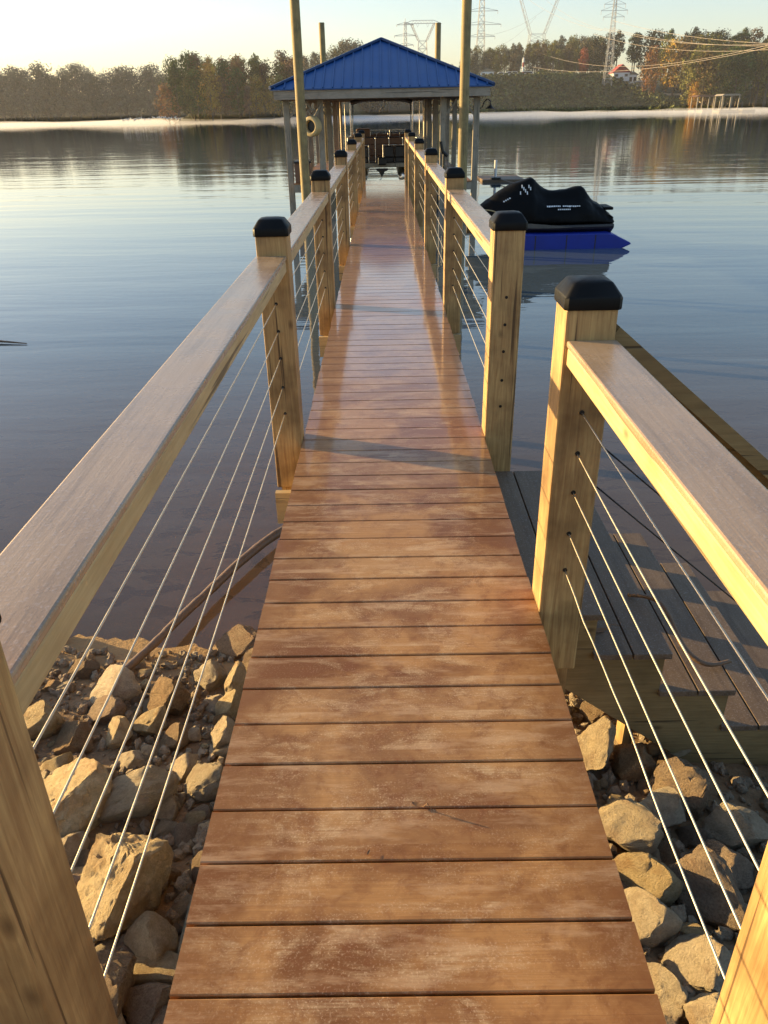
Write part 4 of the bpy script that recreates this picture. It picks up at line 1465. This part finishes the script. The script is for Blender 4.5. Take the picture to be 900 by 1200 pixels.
def tower_vee(px, Y, pyb, pyw, pyt, hw, lab, r=.12):
    b, w, t = at(px, pyb, Y), at(px, pyw, Y), at(px, pyt, Y)
    zg = min(b.z, hill_z(b.x, min(Y, 700)))
    root = tower_label(lab, (b.x, Y, zg))
    mb = MB()
    lattice(mb, hw * .34, hw * .22, zg, w.z, 6, (b.x, Y), r)
    mb.build('legs', M['galv'], root)
    for s in (-1, 1):
        m2 = MB()
        n = 6
        prev = None
        for i in range(n + 1):
            k = i / n
            xc = b.x + s * (hw * .22 + hw * .42 * k)
            z = w.z + (t.z - w.z) * k
            q = [Vector((xc - .8, Y - .8, z)), Vector((xc + .8, Y - .8, z)), Vector((xc, Y + .8, z))]
            if prev:
                for a in range(3):
                    m2.tube([prev[a], q[a]], r * .8, 4)
                    m2.tube([prev[a], q[(a + 1) % 3]], r * .5, 3)
            prev = q
        m2.build('vee_leg', M['galv'], root)
    m2 = MB()
    m2.tube([(b.x - hw, Y, t.z), (b.x + hw, Y, t.z)], r, 4)
    m2.tube([(b.x - hw, Y, t.z), (b.x - hw * .6, Y, t.z + 2), (b.x + hw * .6, Y, t.z + 2), (b.x + hw, Y, t.z)], r * .8, 4)
    for i in range(14):
        xa, xb = b.x - hw * .6 + hw * 1.2 * i / 14, b.x - hw * .6 + hw * 1.2 * (i + 1) / 14
        m2.tube([(xa, Y, t.z + (2 if i % 2 else 0)), (xb, Y, t.z + (0 if i % 2 else 2))], r * .5, 3)
    for x in (-.95, -.28, .28, .95):
        m2.tube([(b.x + hw * x - 1.1, Y, t.z), (b.x + hw * x, Y, t.z - 2.4)], r * .5, 3)
        m2.tube([(b.x + hw * x + 1.1, Y, t.z), (b.x + hw * x, Y, t.z - 2.4)], r * .5, 3)
    m2.build('crossbeam', M['galv'], root)


tower_mast(562, 480, 85, -18, ((-6, 6.5), (13, 8.5), (29, 10.5), (43, 7.5)), 'tall lattice pylon right beside the right front piling', 2.6, .9)
tower_vee(628, 480, 62, 40, -9, 17, 'wide vee-topped pylon above the middle of the hilltop trees')
tower_mast(713, 346, 82, -6, ((5, 4), (12.5, 5), (20, 4)), 'narrow pylon rising over the woods near the red roof', 1.5, .4, .075)
tower_mast(475, 700, 72, 26, ((29, 6.5), (42, 8.5), (53, 6.5)), 'faint small pylon just right of the boathouse roof peak', 2.2, .8, .2)
tower_vee(495, 700, 70, 48, 27.5, 14, 'faint small vee-topped pylon between roof peak and rear right piling', .2)


def wire(pa, pb_, sag, r=.11):
    a, b = Vector(pa), Vector(pb_)
    pts = []
    for i in range(25):
        t = i / 24
        p = a.lerp(b, t)
        p.z -= sag * 4 * t * (1 - t)
        pts.append(p)
    tag(MB().tube(pts, r, 5).build('power_line', M['wire'], None, True), 'thin power line sagging across the sky over the right hilltop', 'power line', 'power lines strung between the pylons')


for (x0, y0, Y0), (x1, y1, Y1), sag in (((708, 33, 340), (1010, 44, 180), 3), ((696, 40, 340), (1010, 47, 180), 3.5), ((718, 24, 340), (1010, 54, 180), 2), ((716, 33, 340), (1010, 50, 180), 2.5), ((560, 58, 450), (1010, 28, 180), 9),
                                        ((628, 60, 400), (1010, 22, 180), 7), ((640, 0, 480), (720, 38, 345), 2), ((615, -4, 480), (706, 36, 345), 2), ((560, 42, 478), (640, 10, 480), 3), ((570, 58, 478), (628, 20, 480), 3)):
    wire(at(x0, y0, Y0), at(x1, y1, Y1), sag, .04 if x1 < 800 else .045)


def house(px, Y, w, d, h, rh, wall, roof, lab, yaw=0.0):
    p = at(px, 70, Y)
    z = hill_z(p.x, Y)
    root = thing('house', lab, 'house', (p.x, Y, z))
    MB().box(p.x - w / 2, p.x + w / 2, Y - d / 2, Y + d / 2, z - 1, z + h).build('wall', wall, root)
    e = .5
    poly = [(p.x - w / 2 - e, z + h - .2), (p.x, z + h + rh), (p.x + w / 2 + e, z + h - .2), (p.x + w / 2 + e, z + h + .05), (p.x, z + h + rh + .3), (p.x - w / 2 - e, z + h + .05)]
    MB().prism(poly, 'y', Y - d / 2 - e, Y + d / 2 + e).build('roof', roof, root)
    MB().prism([(p.x - w / 2, z + h + .002), (p.x + w / 2, z + h + .002), (p.x, z + h + rh - .1)], 'y', Y - d / 2, Y + d / 2).build('gable', roof, root)
    for k in (-.3, .28):
        f = MB().box(p.x + k * w - .6, p.x + k * w + .6, Y - d / 2 - .06, Y - d / 2 - .004, z + h * .3, z + h * .75).build('window', M['darkvinyl'], root)


house(728, 352, 6.5, 6, 2.0, 2.6, M['white'], M['red'], 'white hilltop house with a bright red gable roof near the right pylon')
house(571, 378, 5.5, 5, 2.0, 1.0, M['white'], M['greywood'], 'small pale cabin on the hilltop behind the right front piling')
house(743, 351, 3, 3, 3.4, .8, M['white'], M['greywood'], 'small white shed right of the red-roofed house')
for px, dz in ((588, 0), (598, 0), (604, 0), (617, 0), (622, 0)):
    Y = 372
    p = at(px, 70, Y)
    z = hill_z(p.x, Y)
    root = thing('parked_car', 'pale car parked on the hilltop among the trees', 'car', (p.x, Y, z), 'cars parked on the hilltop')
    MB().prism([(p.x - 2.1, z + .4), (p.x + 2.1, z + .4), (p.x + 2.1, z + .95), (p.x + 1.3, z + 1.05), (p.x + .7, z + 1.75), (p.x - 1.1, z + 1.75), (p.x - 1.7, z + 1.05), (p.x - 2.1, z + .95)], 'y', Y - .9, Y + .9).build('body', M['white'], root)
    MB().prism([(p.x + 1.05, z + 1.08), (p.x + .6, z + 1.62), (p.x - 1.0, z + 1.62), (p.x - 1.4, z + 1.08)], 'y', Y - .92, Y + .92).build('window', M['darkvinyl'], root)
    for k in (-1.3, 1.3):
        MB().tube([(p.x + k, Y - .95, z + .38), (p.x + k, Y + .95, z + .38)], .38, 10).build('wheel', M['black'], root)
p0, p1 = at(746, 76, 349), at(768, 76, 349)
root = thing('fence', 'white picket fence on the hilltop right of the red-roofed house', 'fence', (p0.x, 349, hill_z(p0.x, 349)))
mb = MB()
for i in range(14):
    x = p0.x + (p1.x - p0.x) * i / 13
    mb.box(x - .12, x + .12, 348.9, 349.1, hill_z(x, 349) - .3, hill_z(p0.x, 349) + 1.9)
mb.build('pickets', M['greywood'], root)
MB().box(p0.x, p1.x, 348.8, 348.9, hill_z(p0.x, 349) + 1.5, hill_z(p0.x, 349) + 1.75).build('top_rail', M['white'], root)
p = at(613.5, 72, 370)
root = thing('utility_mast', 'slim red and white mast standing among the hilltop trees', 'mast', (p.x, 370, hill_z(p.x, 370)))
zz = hill_z(p.x, 370)
for k in range(4):
    MB().tube([(p.x, 370, zz + 1.7 * k), (p.x, 370, zz + 1.7 * (k + 1) - .01)], .35, 8).build('pole_section', M['white'] if k % 2 else M['red'], root)


def shore_dock(px, Y, w, roofm, lab, posts=True):
    p = at(px, 121, Y)
    root = thing('shore_dock', lab, 'boat dock', (p.x, Y, WZ))
    MB().box(p.x - w / 2, p.x + w / 2, Y - 2, Y + 4, WZ - .3, WZ + .5).build('deck', M['greywood'], root)
    if posts:
        for sx in (-.42, 0, .42):
            for sy in (-1.8, 3.8):
                MB().box(p.x + sx * w - .15, p.x + sx * w + .15, Y + sy - .15, Y + sy + .15, WZ - 2, WZ + 4.4).build('post', M['greywood'], root)
        MB().prism([(p.x - w / 2, WZ + 4.41), (p.x + w / 2, WZ + 4.41), (p.x + w * .38, WZ + 4.9), (p.x - w * .38, WZ + 4.9)], 'y', Y - 2.2, Y + 4.2).build('roof', roofm, root)


shore_dock(853, 268, 6.0, M['greywood'], 'pale covered dock on the far right shore under the dark woods')
shore_dock(830, 285, 4.5, M['tread'], 'low grey open dock left of the pale covered dock', False)
shore_dock(828, 292, 9, M['brown'], 'brown-roofed covered dock at the foot of the sandy track')
shore_dock(876, 268, 4, M['dull'], 'low pale float at the far right shore beside the pale covered dock', False)

# pale birds resting in a line on the water
gp = thing('gull', 'white bird skimming above the mist in the line before the left clump of trees', 'bird', (0, 0, 0), 'white birds in a line over the far water')
prof = [(-.45, .05, .16), (-.3, .12, .16), (-.05, .17, .17), (.2, .15, .18), (.34, .09, .24)]
MB().rings([[(x, w * math.cos(t * PI / 4), z + w * math.sin(t * PI / 4)) for t in range(8)] for x, w, z in prof]).build('body', M['white'], gp, True)
MB().rings([[(.34 + dx, w * math.cos(t * PI / 4), .46 + w * math.sin(t * PI / 4)) for t in range(8)] for dx, w in ((-.1, .03), (-.05, .09), (.03, .09), (.09, .04), (.17, .01))]).build('head', M['white'], gp, True)
for sd in (-1, 1):
    MB().add([(-.15, sd * .12, .24), (.18, sd * .12, .26), (.10, sd * .55, .42), (-.08, sd * .95, .36), (-.16, sd * .5, .38)], [(0, 1, 2, 3, 4)]).build('wing', M['white'], gp)
xs_ = [142 + 68 * (i + R.uniform(-.35, .35)) / 21 for i in range(22)]
for i, px in enumerate(xs_):
    o = gp if i == 0 else copy_tree(gp)
    Y = R.uniform(228, 231)
    p = at(px, 131, Y)
    o.location = (p.x, Y, WZ + R.uniform(.9, 1.6))
    o.rotation_euler = (0, 0, R.uniform(0, 6.28))
    s = R.uniform(.7, 1.05)
    o.scale = (s, s, s)

# ------------------------------------------------------------------ morning mist over the far water
def fog(name, lab, box, dens, col, aniso):
    k = NT(name)
    k.t.nodes.remove(k.b)
    vs = k.n('VolumeScatter')
    vs.inputs['Color'].default_value = (*col, 1)
    vs.inputs['Density'].default_value = dens
    vs.inputs['Anisotropy'].default_value = aniso
    k.l(vs.outputs[0], k.o.inputs['Volume'])
    o = MB().box(*box).build(name, k.m)
    return tag(o, lab, 'mist', kind='stuff')


def mist_bank(name, lab, ya, yb, hmax, dens, col):
    k = NT(name)
    k.t.nodes.remove(k.b)
    vs_ = k.n('VolumeScatter')
    vs_.inputs['Color'].default_value = (*col, 1)
    vs_.inputs['Density'].default_value = dens
    vs_.inputs['Anisotropy'].default_value = .2
    k.l(vs_.outputs[0], k.o.inputs['Volume'])
    nx, ny = 150, 9
    X, Y = lin(-380, 380, nx), lin(ya, yb, ny)
    top = [(x, y + 3 * noise.noise(Vector((x * .03, y, 8))), WZ + .03 + hmax * (.25 + .75 * max(0, min(1, .5 + .9 * noise.noise(Vector((x * .035, y * .05, 2))) + .5 * noise.noise(Vector((x * .14, y * .1, 6)))))) * (0.25 if j in (0, ny - 1) else 1)) for j, y in enumerate(Y) for x in X]
    bot = [(x, y, WZ + .02) for x, y, z in top]
    n = nx * ny
    fs = []
    for j in range(ny - 1):
        for i in range(nx - 1):
            a = j * nx + i
            fs.append((a, a + 1, a + nx + 1, a + nx))
            fs.append((n + a, n + a + nx, n + a + nx + 1, n + a + 1))
    for j in range(ny - 1):
        for i in (0, nx - 1):
            a = j * nx + i
            fs.append((a, a + nx, n + a + nx, n + a))
    for i in range(nx - 1):
        for j in (0, ny - 1):
            a = j * nx + i
            fs.append((a, a + 1, n + a + 1, n + a))
    return tag(MB().add(top + bot, fs).build(name, k.m, None, True), lab, 'mist', kind='stuff')


mist_bank('mist', 'low pale band of morning mist lying on the far water', 238, 300, 1.35, .026, (1.0, .95, .92))
fog('haze', 'thin morning haze hanging in the air before the far shore', (-500, 500, 60, 600, WZ + 2.10, 45), .00022, (.97, .95, .93), .2)
